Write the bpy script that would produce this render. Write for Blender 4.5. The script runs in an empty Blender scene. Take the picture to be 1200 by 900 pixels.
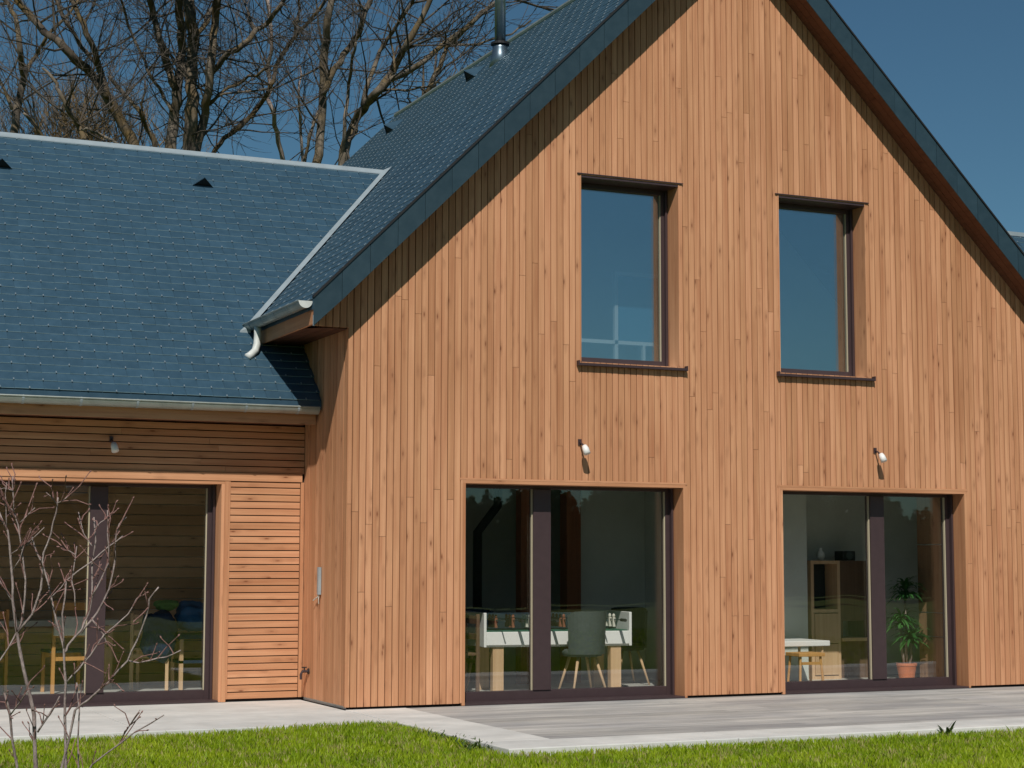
import bpy, math, random
import numpy as np
from mathutils import Vector
random.seed(7); rng = np.random.default_rng(7)
sc = bpy.context.scene
COL = sc.collection

# ------------------------------------------------------------------ camera numbers
FPX = 2048.63735
CAM = np.array([-5.50407135, -15.8890986, 1.41428568])
YAW, PITCH, ROLL = .427291507, .100363808, .00205556238
def cam_axes():
    cy, sy, cp, sp = math.cos(YAW), math.sin(YAW), math.cos(PITCH), math.sin(PITCH)
    f = np.array([sy*cp, cy*cp, sp]); r = np.array([cy, -sy, 0.]); u = np.cross(r, f)
    cr, sr = math.cos(ROLL), math.sin(ROLL)
    return cr*r+sr*u, -sr*r+cr*u, f
RX, UX, FX = cam_axes()
def at(px, py, depth):
    """measured point of the photograph put at its own distance"""
    return CAM + depth*(FX + RX*(px-600)/FPX - UX*(py-450)/FPX)

# ------------------------------------------------------------------ mesh builder
class MB:
    def __init__(s): s.v = []; s.f = []; s.m = []; s.r = []
    def poly(s, pts, m=0, r=0.5):
        n = len(s.v); s.v.extend([tuple(p) for p in pts]); s.f.append(tuple(range(n, n+len(pts)))); s.m.append(m); s.r.append(r)
    def hexa(s, b, t, m=0, r=None):
        """b, t: four points each, same winding (counter clockwise from above)"""
        if r is None: r = random.random()
        n = len(s.v); s.v.extend([tuple(p) for p in b]); s.v.extend([tuple(p) for p in t])
        for q in ((3,2,1,0),(4,5,6,7),(0,1,5,4),(1,2,6,5),(2,3,7,6),(3,0,4,7)):
            s.f.append(tuple(n+i for i in q)); s.m.append(m); s.r.append(r)
    def box(s, x0, x1, y0, y1, z0, z1, m=0, r=None):
        s.hexa([(x0,y0,z0),(x1,y0,z0),(x1,y1,z0),(x0,y1,z0)], [(x0,y0,z1),(x1,y0,z1),(x1,y1,z1),(x0,y1,z1)], m, r)
    def obox(s, c, ax, ay, az, m=0, r=None):
        c, ax, ay, az = map(np.array, (c, ax, ay, az))
        s.hexa([c-ax-ay-az, c+ax-ay-az, c+ax+ay-az, c-ax+ay-az], [c-ax-ay+az, c+ax-ay+az, c+ax+ay+az, c-ax+ay+az], m, r)
    def rbox(s, cx, cy, rot, x0, x1, y0, y1, z0, z1, m=0, r=None):
        c, sn = math.cos(rot), math.sin(rot)
        T = lambda x, y, z: (cx+c*x-sn*y, cy+sn*x+c*y, z)
        s.hexa([T(x0,y0,z0),T(x1,y0,z0),T(x1,y1,z0),T(x0,y1,z0)], [T(x0,y0,z1),T(x1,y0,z1),T(x1,y1,z1),T(x0,y1,z1)], m, r)
    def tube(s, pts, rad, n=6, m=0, cap=True, r=.5):
        pts = [np.array(p, float) for p in pts]
        if not hasattr(rad, '__len__'): rad = [rad]*len(pts)
        base = len(s.v); prev = None
        for i, p in enumerate(pts):
            d = (pts[min(i+1, len(pts)-1)] - pts[max(i-1, 0)]); d /= (np.linalg.norm(d)+1e-9)
            if prev is None:
                a = np.cross(d, (0,0,1.) if abs(d[2]) < .9 else (1.,0,0)); 
            else: a = prev - d*(prev@d)
            a /= (np.linalg.norm(a)+1e-9); prev = a; b = np.cross(d, a)
            for k in range(n):
                t = 2*math.pi*k/n
                s.v.append(tuple(p + rad[i]*(math.cos(t)*a+math.sin(t)*b)))
        for i in range(len(pts)-1):
            for k in range(n):
                k2 = (k+1) % n
                s.f.append((base+i*n+k, base+i*n+k2, base+(i+1)*n+k2, base+(i+1)*n+k)); s.m.append(m); s.r.append(r)
        if cap:
            s.f.append(tuple(base+k for k in range(n))[::-1]); s.m.append(m); s.r.append(r)
            e = base+(len(pts)-1)*n
            s.f.append(tuple(e+k for k in range(n))); s.m.append(m); s.r.append(r)
    def lathe(s, c, prof, n=20, m=0, r=.5):
        base = len(s.v)
        for (rr, z) in prof:
            for k in range(n):
                t = 2*math.pi*k/n; s.v.append((c[0]+rr*math.cos(t), c[1]+rr*math.sin(t), c[2]+z))
        for i in range(len(prof)-1):
            for k in range(n):
                k2 = (k+1) % n
                s.f.append((base+i*n+k, base+i*n+k2, base+(i+1)*n+k2, base+(i+1)*n+k)); s.m.append(m); s.r.append(r)
        s.f.append(tuple(base+k for k in range(n))[::-1]); s.m.append(m); s.r.append(r)
        e = base+(len(prof)-1)*n
        s.f.append(tuple(e+k for k in range(n))); s.m.append(m); s.r.append(r)
    def build(s, name, mats, parent=None, smooth=False, bevel=0):
        if not isinstance(mats, (list, tuple)): mats = [mats]
        me = bpy.data.meshes.new(name); me.from_pydata(s.v, [], s.f)
        for m in mats: me.materials.append(m)
        me.polygons.foreach_set('material_index', s.m)
        if smooth: me.polygons.foreach_set('use_smooth', [True]*len(s.f))
        a = me.attributes.new('rnd', 'FLOAT', 'FACE'); a.data.foreach_set('value', s.r)
        me.update()
        o = bpy.data.objects.new(name, me); COL.objects.link(o)
        if parent is not None:
            o.parent = parent
            if True:
                off = parent_origin(parent); me.transform(mathutils_T(-off)) if off.length > 1e-6 else None
        if bevel:
            b = o.modifiers.new('bevel', 'BEVEL'); b.width = bevel; b.segments = 2; b.limit_method = 'ANGLE'
        return o
import mathutils
def mathutils_T(v): return mathutils.Matrix.Translation(v)
def parent_origin(p):
    v = Vector((0,0,0))
    while p is not None: v = v + p.location; p = p.parent
    return v
def tag(o, label=None, cat=None, group=None, kind=None):
    if label: o['label'] = label
    if cat: o['category'] = cat
    if group: o['group'] = group
    if kind: o['kind'] = kind
    return o
def empty(name, loc, label, cat, group=None):
    o = bpy.data.objects.new(name, None); COL.objects.link(o); o.location = loc
    return tag(o, label, cat, group)
def copy_tree(o, parent=None):
    c = o.copy(); COL.objects.link(c); c.parent = parent
    for ch in list(o.children): copy_tree(ch, c)
    return c

# ------------------------------------------------------------------ materials
class N:
    def __init__(s, name):
        s.mat = bpy.data.materials.new(name); s.mat.use_nodes = True
        s.t = s.mat.node_tree; s.p = s.t.nodes['Principled BSDF']; s.out = s.t.nodes['Material Output']
    def new(s, typ, **kw):
        n = s.t.nodes.new(typ)
        for k, v in kw.items():
            if k.startswith('i_'):
                key = k[2:]; n.inputs[int(key) if key.isdigit() else key.replace('_', ' ')].default_value = v
            else: setattr(n, k, v)
        return n
    def link(s, a, b): s.t.links.new(a, b)
    def math(s, op, a, b=None, clamp=False):
        n = s.new('ShaderNodeMath', operation=op, use_clamp=clamp)
        for i, x in enumerate((a, b)):
            if x is None: continue
            if isinstance(x, (int, float)): n.inputs[i].default_value = x
            else: s.link(x, n.inputs[i])
        return n.outputs[0]
    def mix(s, fac, a, b, mode='MIX'):
        n = s.new('ShaderNodeMix', data_type='RGBA', blend_type=mode)
        for k, x in ((0, fac), (6, a), (7, b)):
            if isinstance(x, (int, float)): n.inputs[k].default_value = x
            elif isinstance(x, tuple): n.inputs[k].default_value = (*x, 1)
            else: s.link(x, n.inputs[k])
        return n.outputs[2]
    def ramp(s, fac, stops):
        n = s.new('ShaderNodeValToRGB'); e = n.color_ramp.elements
        while len(e) < len(stops): e.new(.5)
        for i, (p, c) in enumerate(stops): e[i].position = p; e[i].color = (*c, 1) if len(c) == 3 else c
        s.link(fac, n.inputs[0]); return n.outputs[0]
    def rnd(s): return s.new('ShaderNodeAttribute', attribute_name='rnd').outputs['Fac']
    def coords(s, scale, off=None):
        tc = s.new('ShaderNodeTexCoord'); v = tc.outputs['Object']
        if off is not None:
            c = s.new('ShaderNodeCombineXYZ'); 
            for i in range(3): s.link(off, c.inputs[i])
            a = s.new('ShaderNodeVectorMath', operation='ADD'); s.link(v, a.inputs[0]); s.link(c.outputs[0], a.inputs[1]); v = a.outputs[0]
        m = s.new('ShaderNodeVectorMath', operation='MULTIPLY'); s.link(v, m.inputs[0]); m.inputs[1].default_value = scale
        return m.outputs[0]
    def noise(s, vec, scale=1, detail=4, rough=.5):
        n = s.new('ShaderNodeTexNoise'); n.inputs['Scale'].default_value = scale; n.inputs['Detail'].default_value = detail
        n.inputs['Roughness'].default_value = rough
        if vec is not None: s.link(vec, n.inputs['Vector'])
        return n.outputs['Fac']
    def bump(s, h, strength=.3, dist=.01):
        b = s.new('ShaderNodeBump'); b.inputs['Strength'].default_value = strength; b.inputs['Distance'].default_value = dist
        s.link(h, b.inputs['Height']); s.link(b.outputs[0], s.p.inputs['Normal'])
    def base(s, c, rough=.6, metal=0, spec=None):
        if isinstance(c, tuple): s.p.inputs['Base Color'].default_value = (*c, 1)
        else: s.link(c, s.p.inputs['Base Color'])
        s.p.inputs['Roughness'].default_value = rough; s.p.inputs['Metallic'].default_value = metal
        if spec is not None: s.p.inputs['Specular IOR Level'].default_value = spec
        return s.mat

def wood(name, axis, lo, hi, knot, dark=.6, knots=True, vary=.26, rough=.62):
    n = N(name); r = n.rnd(); off = n.math('MULTIPLY', r, 57.)
    long_, wide = (1.1, 34.)
    S = [wide]*3; S[axis] = long_
    g = n.noise(n.coords(tuple(S), off), 1, 5, .6)
    S2 = [9.]*3; S2[axis] = .55
    b = n.noise(n.coords(tuple(S2), off), 1, 3, .5)
    f = n.math('ADD', n.math('MULTIPLY', g, .55), n.math('MULTIPLY', b, .45))
    col = n.ramp(f, [(.33, lo), (.66, hi)])
    # each board its own tone
    v = n.math('ADD', n.math('MULTIPLY', n.math('FRACT', n.math('MULTIPLY', r, 13.7)), vary), 1-vary*.5)
    cc = n.new('ShaderNodeCombineColor'); n.link(v, cc.inputs[0]); n.link(n.math('POWER', v, 1.18), cc.inputs[1]); n.link(n.math('POWER', v, 1.5), cc.inputs[2])
    col = n.mix(1., col, cc.outputs[0], 'MULTIPLY')
    if knots:
        S3 = [15.]*3; S3[axis] = 4.6
        vo = n.new('ShaderNodeTexVoronoi', feature='F1'); vo.inputs['Scale'].default_value = 1.; vo.inputs['Randomness'].default_value = 1.
        n.link(n.coords(tuple(S3), off), vo.inputs['Vector'])
        sep = n.new('ShaderNodeSeparateColor'); n.link(vo.outputs['Color'], sep.inputs[0])
        keep = n.math('GREATER_THAN', sep.outputs[0], .64)
        k1 = n.math('MULTIPLY', n.math('SUBTRACT', 1., n.math('MULTIPLY', vo.outputs['Distance'], 6.2), True), keep)
        k2 = n.math('MULTIPLY', n.math('SUBTRACT', 1., n.math('MULTIPLY', vo.outputs['Distance'], 2.1), True), keep)
        col = n.mix(n.math('MULTIPLY', k2, .55), col, tuple(x*.62 for x in lo))
        col = n.mix(n.math('MULTIPLY', k1, 1.15, True), col, knot)
    # large weathering blotches
    w = n.noise(n.coords((.9, .9, .5)), 1, 4, .55)
    wv = n.ramp(w, [(.3, (.88, .85, .82)), (.7, (1.06, 1.07, 1.09))])
    col = n.mix(1., col, wv, 'MULTIPLY')
    n.base(col, rough, spec=.3)
    n.bump(g, .25, .004)
    return n.mat

WL, WH, WK = (.452, .196, .096), (.642, .336, .180), (.20, .065, .026)
M = {}
M['wood_v'] = wood('larch_vertical', 2, WL, WH, WK)
M['wood_h'] = wood('larch_horizontal', 0, WL, WH, WK, vary=.22)
M['wood_y'] = wood('larch_depth', 1, WL, WH, WK)
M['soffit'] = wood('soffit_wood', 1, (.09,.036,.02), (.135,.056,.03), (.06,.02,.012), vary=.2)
M['barn'] = wood('barn_boards', 0, (.40,.23,.12), (.52,.31,.17), (.08,.04,.02), vary=.5)
M['mirror_wood'] = wood('mirror_timber', 0, (.50,.31,.17), (.60,.40,.24), (.08,.04,.02), vary=.35)  # pale brown for the boards that imitate the barn mirrored in the left door
M['mirror_wood2'] = wood('panel_timber', 2, (.30,.17,.095), (.40,.24,.14), (.12,.05,.03), vary=.1)
M['furn'] = wood('pale_oak', 2, (.52,.33,.18), (.66,.46,.28), (.3,.16,.08), vary=.1, knots=False)
M['orange_wood'] = wood('pine_orange', 2, (.50,.24,.07), (.62,.34,.12), (.3,.16,.08), vary=.1, knots=False)
M['dark_furn'] = wood('dark_oak', 2, (.10,.06,.035), (.17,.10,.06), (.05,.03,.02), vary=.1, knots=False)

def simple(name, c, rough=.6, metal=0, spec=.4, nscale=None, namp=.15, bump=0):
    n = N(name)
    if nscale:
        f = n.noise(n.coords((1,1,1)), nscale, 5, .6)
        col = n.ramp(f, [(.3, tuple(x*(1-namp) for x in c)), (.7, tuple(min(1, x*(1+namp)) for x in c))])
        n.base(col, rough, metal, spec)
        if bump: n.bump(f, bump, .005)
    else: n.base(c, rough, metal, spec)
    return n.mat
M['membrane'] = simple('black_membrane', (.012,.009,.008), .9)
M['bronze'] = simple('bronze_frame', (.052,.032,.034), .42, 0, .5, 14, .08)
M['sunlit_beige'] = simple('sunlit_strip', (.50,.44,.31), .5)  # beige in place of bronze: sunlight on the frame sides put into the colour
M['plaster'] = simple('plaster', (.78,.79,.76), .9, 0, .2, 3, .04)
M['grey_plaster'] = simple('grey_plaster', (.60,.63,.58), .9, 0, .2, 3, .06)
M['ceiling'] = simple('ceiling', (.70,.70,.67), .9, 0, .2)
M['zinc'] = simple('zinc', (.34,.37,.34), .42, .5, .5, 6, .16)
M['zinc_pale'] = simple('zinc_pale', (.34,.40,.43), .45, .2, .5, 5, .12)
M['white'] = simple('white_paint', (.80,.80,.78), .45)
M['pipe'] = simple('painted_zinc', (.60,.62,.60), .5, 0, .5, 12, .12)
M['steel'] = simple('steel', (.20,.26,.30), .34, .85, .5, 8, .1)
M['hook'] = simple('steel_hook', (.30,.37,.41), .35, .5)
M['black'] = simple('black', (.015,.015,.016), .6)
M['grey_fab'] = simple('grey_shell', (.062,.078,.074), .7, 0, .3, 30, .15)
M['terracotta'] = simple('terracotta', (.55,.17,.07), .7, 0, .3, 20, .12)
M['tile_floor'] = simple('room_tiles', (.52,.52,.48), .35, 0, .5, 2.5, .08)
M['blue'] = simple('blue_cloth', (.02,.10,.24), .7, 0, .3, 20, .2)
M['navy'] = simple('navy_cloth', (.015,.03,.07), .75, 0, .3, 20, .2)
M['green'] = simple('green_cloth', (.02,.12,.08), .7, 0, .3)
M['lime'] = simple('lime_cloth', (.12,.26,.06), .7)
M['red'] = simple('red_paint', (.42,.06,.035), .6)
M['brownred'] = simple('brown_player', (.24,.09,.05), .6)
M['cream'] = simple('cream', (.62,.60,.52), .7)
M['tray'] = simple('game_green', (.03,.13,.09), .5)
M['copper'] = wood('red_timber', 2, (.22,.07,.03), (.30,.11,.05), WK, vary=.2)
M['pane_blue'] = simple('blue_panel', (.05,.19,.30), .8)

def slate(name, c):
    n = N(name); r = n.rnd()
    v = n.math('ADD', n.math('MULTIPLY', r, .16), .92)
    cc = n.new('ShaderNodeCombineColor'); [n.link(v, cc.inputs[i]) for i in range(3)]
    f = n.noise(n.coords((1,1,1), n.math('MULTIPLY', r, 30.)), 9, 5, .6)
    col = n.ramp(f, [(.3, tuple(x*.90 for x in c)), (.7, tuple(x*1.10 for x in c))])
    col = n.mix(1., col, cc.outputs[0], 'MULTIPLY')
    n.base(col, .42, 0, .5)
    rr = n.math('ADD', n.math('MULTIPLY', f, .25), .30); n.link(rr, n.p.inputs['Roughness'])
    n.bump(f, .35, .004)
    return n.mat
M['slate'] = slate('slate', (.031, .072, .110))

M['slate_edge'] = slate('slate_edge', (.14, .22, .26))
M['rake'] = slate('rake_slate', (.022, .046, .062))
# glass: clear body with coated faces
def glass(name, f0, tint):
    n = N(name); n.t.nodes.remove(n.p)
    tr = n.new('ShaderNodeBsdfTransparent'); tr.inputs[0].default_value = (*tint, 1)
    gl = n.new('ShaderNodeBsdfGlossy'); gl.inputs['Roughness'].default_value = 0.0; gl.inputs[0].default_value = (.92,.98,1,1)
    ge = n.new('ShaderNodeNewGeometry'); dt = n.new('ShaderNodeVectorMath', operation='DOT_PRODUCT')
    n.link(ge.outputs['Incoming'], dt.inputs[0]); n.link(ge.outputs['Normal'], dt.inputs[1])
    cs = n.math('SUBTRACT', 1., n.math('ABSOLUTE', dt.outputs['Value'])); p5 = n.math('POWER', cs, 5.)
    wob = n.noise(n.coords((1,1,1)), 1.3, 1, .4)
    bp = n.new('ShaderNodeBump'); bp.inputs['Strength'].default_value = .03; bp.inputs['Distance'].default_value = .05
    n.link(wob, bp.inputs['Height']); n.link(bp.outputs[0], gl.inputs['Normal'])
    fac = n.math('ADD', n.math('MULTIPLY', p5, 1-f0), f0, True)
    mx = n.new('ShaderNodeMixShader'); n.link(fac, mx.inputs[0]); n.link(tr.outputs[0], mx.inputs[1]); n.link(gl.outputs[0], mx.inputs[2])
    n.link(mx.outputs[0], n.out.inputs['Surface']); return n.mat
M['glass'] = glass('door_glass', .07, (.985,.99,.985))
M['glass_up'] = glass('window_glass', .36, (.90,.96,.98))

# ground materials
n = N('lawn_soil'); f = n.noise(n.coords((1,1,1)), 1.2, 6, .6)
f2 = n.noise(n.coords((1,1,1)), 30, 4, .6)
c1 = n.ramp(f, [(.3, (.055,.10,.012)), (.7, (.11,.15,.02))]); c2 = n.mix(n.math('MULTIPLY', f2, .5), c1, (.16,.13,.05))
n.base(c2, .9, 0, .2); M['lawn'] = n.mat
n = N('grass_blades'); r = n.rnd(); f = n.noise(n.coords((1,1,1)), 1.1, 4, .6); f2 = n.noise(n.coords((1,1,1)), 5., 3, .6)
g = n.ramp(n.math('ADD', n.math('MULTIPLY', f, .7), n.math('MULTIPLY', r, .3)), [(.28, (.16,.27,.007)), (.5, (.29,.41,.009)), (.75, (.45,.53,.03))])
dry = n.math('GREATER_THAN', n.math('ADD', f2, n.math('MULTIPLY', r, .28)), .755)
g = n.mix(n.math('MULTIPLY', dry, .8), g, (.46,.38,.17)); n.base(g, .55, 0, .3)
tl = n.new('ShaderNodeBsdfTranslucent'); n.link(g, tl.inputs[0]); mx = n.new('ShaderNodeMixShader'); mx.inputs[0].default_value = .35
n.link(n.p.outputs[0], mx.inputs[1]); n.link(tl.outputs[0], mx.inputs[2]); n.link(mx.outputs[0], n.out.inputs['Surface']); M['grass'] = n.mat

n = N('weathered_deck'); r = n.rnd(); off = n.math('MULTIPLY', r, 41.)
f = n.noise(n.coords((1.2, 26, 26), off), 1, 5, .65); f2 = n.noise(n.coords((.8,1.6,1)), 1, 4, .6)
c = n.ramp(f, [(.3, (.29,.285,.275)), (.7, (.52,.51,.495))])
c = n.mix(1., c, n.ramp(f2, [(.35, (.80,.80,.82)), (.65, (1.12,1.10,1.06))]), 'MULTIPLY')
v = n.math('ADD', n.math('MULTIPLY', r, .36), .82); cc = n.new('ShaderNodeCombineColor'); [n.link(v, cc.inputs[i]) for i in range(3)]
c = n.mix(1., c, cc.outputs[0], 'MULTIPLY'); n.base(c, .8, 0, .3); n.bump(f, .3, .004); M['deck'] = n.mat
n = N('concrete'); f = n.noise(n.coords((1,1,1)), 3, 6, .65); f2 = n.noise(n.coords((.5,2.2,1)), 1, 4, .55)
c = n.ramp(f, [(.3, (.56,.55,.52)), (.7, (.70,.69,.66))]); c = n.mix(1., c, n.ramp(f2, [(.35, (.86,.87,.88)), (.62, (1.03,1.03,1.03))]), 'MULTIPLY')
n.base(c, .85, 0, .3); n.bump(n.noise(n.coords((1,1,1)), 60, 3, .5), .2, .003); M['concrete'] = n.mat

def bark(name, lo, hi, moss=None, sc_=8):
    n = N(name); f = n.noise(n.coords((1,1,.5)), sc_, 5, .65); c = n.ramp(f, [(.35, lo), (.65, hi)])
    if moss:
        f2 = n.noise(n.coords((1,1,1)), 1.4, 4, .6); c = n.mix(n.ramp(f2, [(.45, (0,0,0)), (.62, (1,1,1))]), c, moss)
    n.base(c, .85, 0, .2); n.bump(f, .6, .03); return n.mat
M['bark'] = bark('bark', (.045,.038,.031), (.24,.20,.155), (.14,.10,.05), 4)
M['bark_dark'] = bark('bark_dark', (.035,.028,.023), (.15,.12,.09), (.12,.08,.03), 4)
M['birch'] = bark('pale_bark', (.20,.15,.13), (.42,.35,.31), None, 4)
M['twig'] = bark('twigs', (.058,.048,.04), (.12,.10,.08), None, 3)
M['thicket'] = bark('thicket_twigs', (.13,.09,.045), (.24,.17,.09), None, 3)
M['shrub_twig'] = bark('shrub_twig_bark', (.17,.085,.075), (.33,.19,.17), None, 30)
M['shrub'] = bark('shrub_bark', (.20,.15,.14), (.40,.33,.31), None, 30)
def leafm(name, a, b, scale=3):
    n = N(name); r = n.rnd(); f = n.noise(n.coords((1,1,1)), scale, 3, .5)
    c = n.ramp(n.math('ADD', n.math('MULTIPLY', r, .5), n.math('MULTIPLY', f, .5)), [(.3, a), (.7, b)])
    n.base(c, .5, 0, .4)
    tl = n.new('ShaderNodeBsdfTranslucent'); n.link(c, tl.inputs[0]); mx = n.new('ShaderNodeMixShader'); mx.inputs[0].default_value = .25
    n.link(n.p.outputs[0], mx.inputs[1]); n.link(tl.outputs[0], mx.inputs[2]); n.link(mx.outputs[0], n.out.inputs['Surface']); return n.mat
M['leaf'] = leafm('leaf_green', (.05,.09,.03), (.10,.15,.06))
M['plant'] = leafm('plant_green', (.02,.10,.02), (.08,.24,.06))
M['weed'] = leafm('weed_green', (.03,.06,.012), (.08,.13,.03))

# ------------------------------------------------------------------ numbers of the house
AX, AZ, SL = 4.305, 8.585, .9925          # ridge x, ridge z (slate face), roof slope
YF, YB = -.30, 10.2                        # front and rear rake
XR = 8.61                                  # right corner of the gable wall
def ptop(x): return AZ - SL*abs(x-AX)
WY = 1.33                                  # face of the wing wall
WG, WGZ, WRY = .80, 3.00, 3.98             # wing eave y, eave z, ridge y
WRZ = WGZ + SL*(WRY-WG)
ZD = 2.2
DR1, DR2 = (1.199, 3.728), (4.891, 7.38)
U1, U2, UZ0, UZ1 = (2.50, 3.674), (4.911, 6.065), 3.44, 5.393
FY = .24                                   # window frame plane
OPEN = [(DR1[0], DR1[1], -1, ZD), (DR2[0], DR2[1], -1, ZD), (U1[0], U1[1], UZ0, UZ1), (U2[0], U2[1], UZ0, UZ1)]
WD = (-3.28, -.79, ZD)                     # wing door opening incl. casing

house = empty('timber_house', (0,0,0), 'larch clad house with dark slate roofs, a tall gable and a low left wing', 'house')

# ---- gable wall: vertical boards
mb = MB(); P = .0705; GAP = .0085
x = -.44; cols = []
while x < XR-.01:
    x1 = min(x+P, XR); cols.append((x, x1-GAP)); x = x1
for (a, b) in cols:
    br = [a] + sorted({e for o in OPEN for e in o[:2] if a < e < b} | ({0.} if a < 0 < b else set())) + [b]
    rr = random.random(); dep = random.uniform(0, .004)
    # joints along the board
    js = []; zz = random.uniform(.5, 4.5)
    while zz < 8.6: js.append(zz); zz += random.choice((4.2, 4.8, 5.4, 6.))+random.uniform(-.2,.2)
    for p0, p1 in zip(br[:-1], br[1:]):
        if p1-p0 < .003: continue
        mid = (p0+p1)/2; z0 = .024 if mid > 0 else 3.645
        iv = [(z0, None)]; top = min(ptop(p0), ptop(p1))-.252
        segs = [(z0, top)]
        for (ox0, ox1, oz0, oz1) in OPEN:
            if ox0-.001 < mid < ox1+.001:
                ns = []
                for s0, s1 in segs:
                    if oz0 > s0: ns.append((s0, min(s1, oz0)))
                    if oz1 < s1: ns.append((max(s0, oz1), s1))
                segs = ns
        for s0, s1 in segs:
            cuts = [s0] + [j for j in js if s0+.15 < j < s1-.15] + [s1]
            for q, (c0, c1) in enumerate(zip(cuts[:-1], cuts[1:])):
                r = (rr + q*.006) % 1
                last = abs(c1-top) < 1e-6
                t0, t1 = (ptop(p0)-.252, ptop(p1)-.252) if last else (c1-.003, c1-.003)
                mb.hexa([(p0,dep,c0),(p1,dep,c0),(p1,.026,c0),(p0,.026,c0)], [(p0,dep,t0),(p1,dep,t1),(p1,.026,t1),(p0,.026,t0)], 0, r)
front = mb.build('front_wall', [M['wood_v']], house)

# side wall towards the wing (faces left): vertical boards
mb = MB(); y = .028
while y < 2.0:
    y1 = y+.105-.006
    z0 = .035 if y < WY else WGZ+SL*(y-WG)-.15
    if z0 < 3.5: mb.box(random.uniform(0,.003), .026, y, y1, z0, 3.66)
    y += .105
mb.box(-.004, .0, .0, .026, .03, 3.64)
mb.build('side_wall', [M['wood_v']], house)

# structural wall behind boards, with openings (black membrane outside, plaster inside)
def wall_grid(mb, xs, zs, holes, mk, m):
    for x0, x1 in zip(xs[:-1], xs[1:]):
        run = None
        for z0, z1 in zip(zs[:-1], zs[1:]):
            cx, cz = (x0+x1)/2, (z0+z1)/2
            if any(h[0] < cx < h[1] and h[2] < cz < h[3] for h in holes): continue
            mk(mb, x0, x1, z0, z1, m)
g = .03
holes = [(o[0]-.0, o[1]+.0, max(o[2], -.5), o[3]) for o in OPEN]
xs = sorted({0.03, XR-.03} | {h[0] for h in holes} | {h[1] for h in holes}); zs = [.0, 2.2, 3.44]
mb = MB()
wall_grid(mb, xs, zs, holes, lambda b, a, c, d, e, m: b.box(a, c, .0275, .05, d, e, m), 0)
wall_grid(mb, xs, zs, holes, lambda b, a, c, d, e, m: b.box(a, c, .0505, .36, d, e, m), 1)
# upper part as strips under the rake, around the upper windows
def upstrip(a, b, z0, slices=1):
    xsx = [a + (b-a)*i/slices for i in range(slices+1)]
    for p0, p1 in zip(xsx[:-1], xsx[1:]):
        for (y0, y1, m) in ((.0275,.05,0), (.0505,.36,1)):
            mb.hexa([(p0,y0,z0),(p1,y0,z0),(p1,y1,z0),(p0,y1,z0)], [(p0,y0,ptop(p0)-.27),(p1,y0,ptop(p1)-.27),(p1,y1,ptop(p1)-.27),(p0,y1,ptop(p0)-.27)], m, .5)
for a, b, z0 in ((.03, U1[0], 3.44), (U1[0], U1[1], UZ1), (U1[1], AX, 3.44), (AX, U2[0], 3.44), (U2[0], U2[1], UZ1), (U2[1], XR-.03, 3.44)): upstrip(a, b, z0)
mb.hexa([(-.43,.0275,3.66),(.029,.0275,3.66),(.029,.05,3.66),(-.43,.05,3.66)], [(-.43,.0275,ptop(-.43)-.27),(.029,.0275,ptop(.029)-.27),(.029,.05,ptop(.029)-.27),(-.43,.05,ptop(-.43)-.27)], 0, .5)
mb.box(.0275, .30, .3605, 7.0, 0, 3.9, 1); mb.box(.0275, .30, 7.0, 9.2, 2.2, 3.9, 1); mb.box(.0275, .30, 9.2, YB-.3, 0, 3.9, 1); mb.box(XR-.30, XR-.001, .3605, YB-.3, 0, 3.9, 1)
mb.box(.0275, XR, YB-.3, YB-.02, 0, 8.2 if False else 4.0, 1)
mb.build('inner_wall', [M['membrane'], M['plaster']], house)

# ---- linings of the openings (wood), part of each window
def lining(mb, x0, x1, z0, z1, y0, y1, t=.032, bottom=False):
    mb.box(x0, x0+t, y0, y1, z0, z1-t, 0); mb.box(x1-t, x1, y0, y1, z0, z1-t, 0); mb.box(x0, x1, y0, y1, z1-t, z1, 1)

def sliding_door(x0, x1, mull, zt, yw, name='glass_door'):
    """opening x0..x1, mull=(a,b) wide meeting stile; yw = face of the wall"""
    f = MB(); fy0, fy1 = yw+FY, yw+FY+.09
    zb = .11
    X0, X1 = x0+.033, x1-.033
    f.box(X0, X0+.07, fy0, fy1, 0, zt-.033); f.box(X1-.075, X1, fy0, fy1, 0, zt-.033)
    f.box(X0+.07, X1-.075, fy0+.002, fy1, 0.0, zb); f.box(X0+.07, X1-.075, fy0+.002, fy1, zt-.066, zt-.033)
    f.box(mull[0], mull[1], fy0-.012, fy1, zb, zt-.067)
    f.box(X1-.03, X1-.006, fy0-.05, fy0-.001, .0, zt-.033)
    fr = f.build(name, M['bronze'], house, bevel=.003)
    l = MB(); lining(l, x0, x1, .004, zt, yw-.004, yw+FY+.1)
    l.box(x0-.022, x0-.0005, yw-.004, yw+.0, .03, zt+.0005, 0) if yw == 0 else None
    l.box(x0-.03, x1+.012, yw-.006, yw-.0005, zt+.001, zt+.020, 1) if yw == 0 else None
    l.build('casing', [M['wood_v'], M['wood_h']], fr)
    for (a, b) in ((X0+.07, mull[0]), (mull[1], X1-.075)):
        g = MB(); g.box(a, b, fy0+.04, fy0+.064, zb, zt-.067); g.build('pane', M['glass'], fr)
        bd = MB(); bd.box(b-.010, b-.0005, fy0+.012, fy0+.039, zb, zt-.067); bd.build('sunlit_strip', M['sunlit_beige'], fr)  # pale strip paints the sunlit side of the stile beside the pane
    s = MB(); s.box(X0, X1, yw-.01, fy0-.0, .003, .02); s.build('threshold', M['bronze'], fr)
    return fr
d1 = sliding_door(DR1[0], DR1[1], (2.078, 2.275), ZD, 0)
d2 = sliding_door(DR2[0], DR2[1], (6.227, 6.412), ZD, 0)

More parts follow.
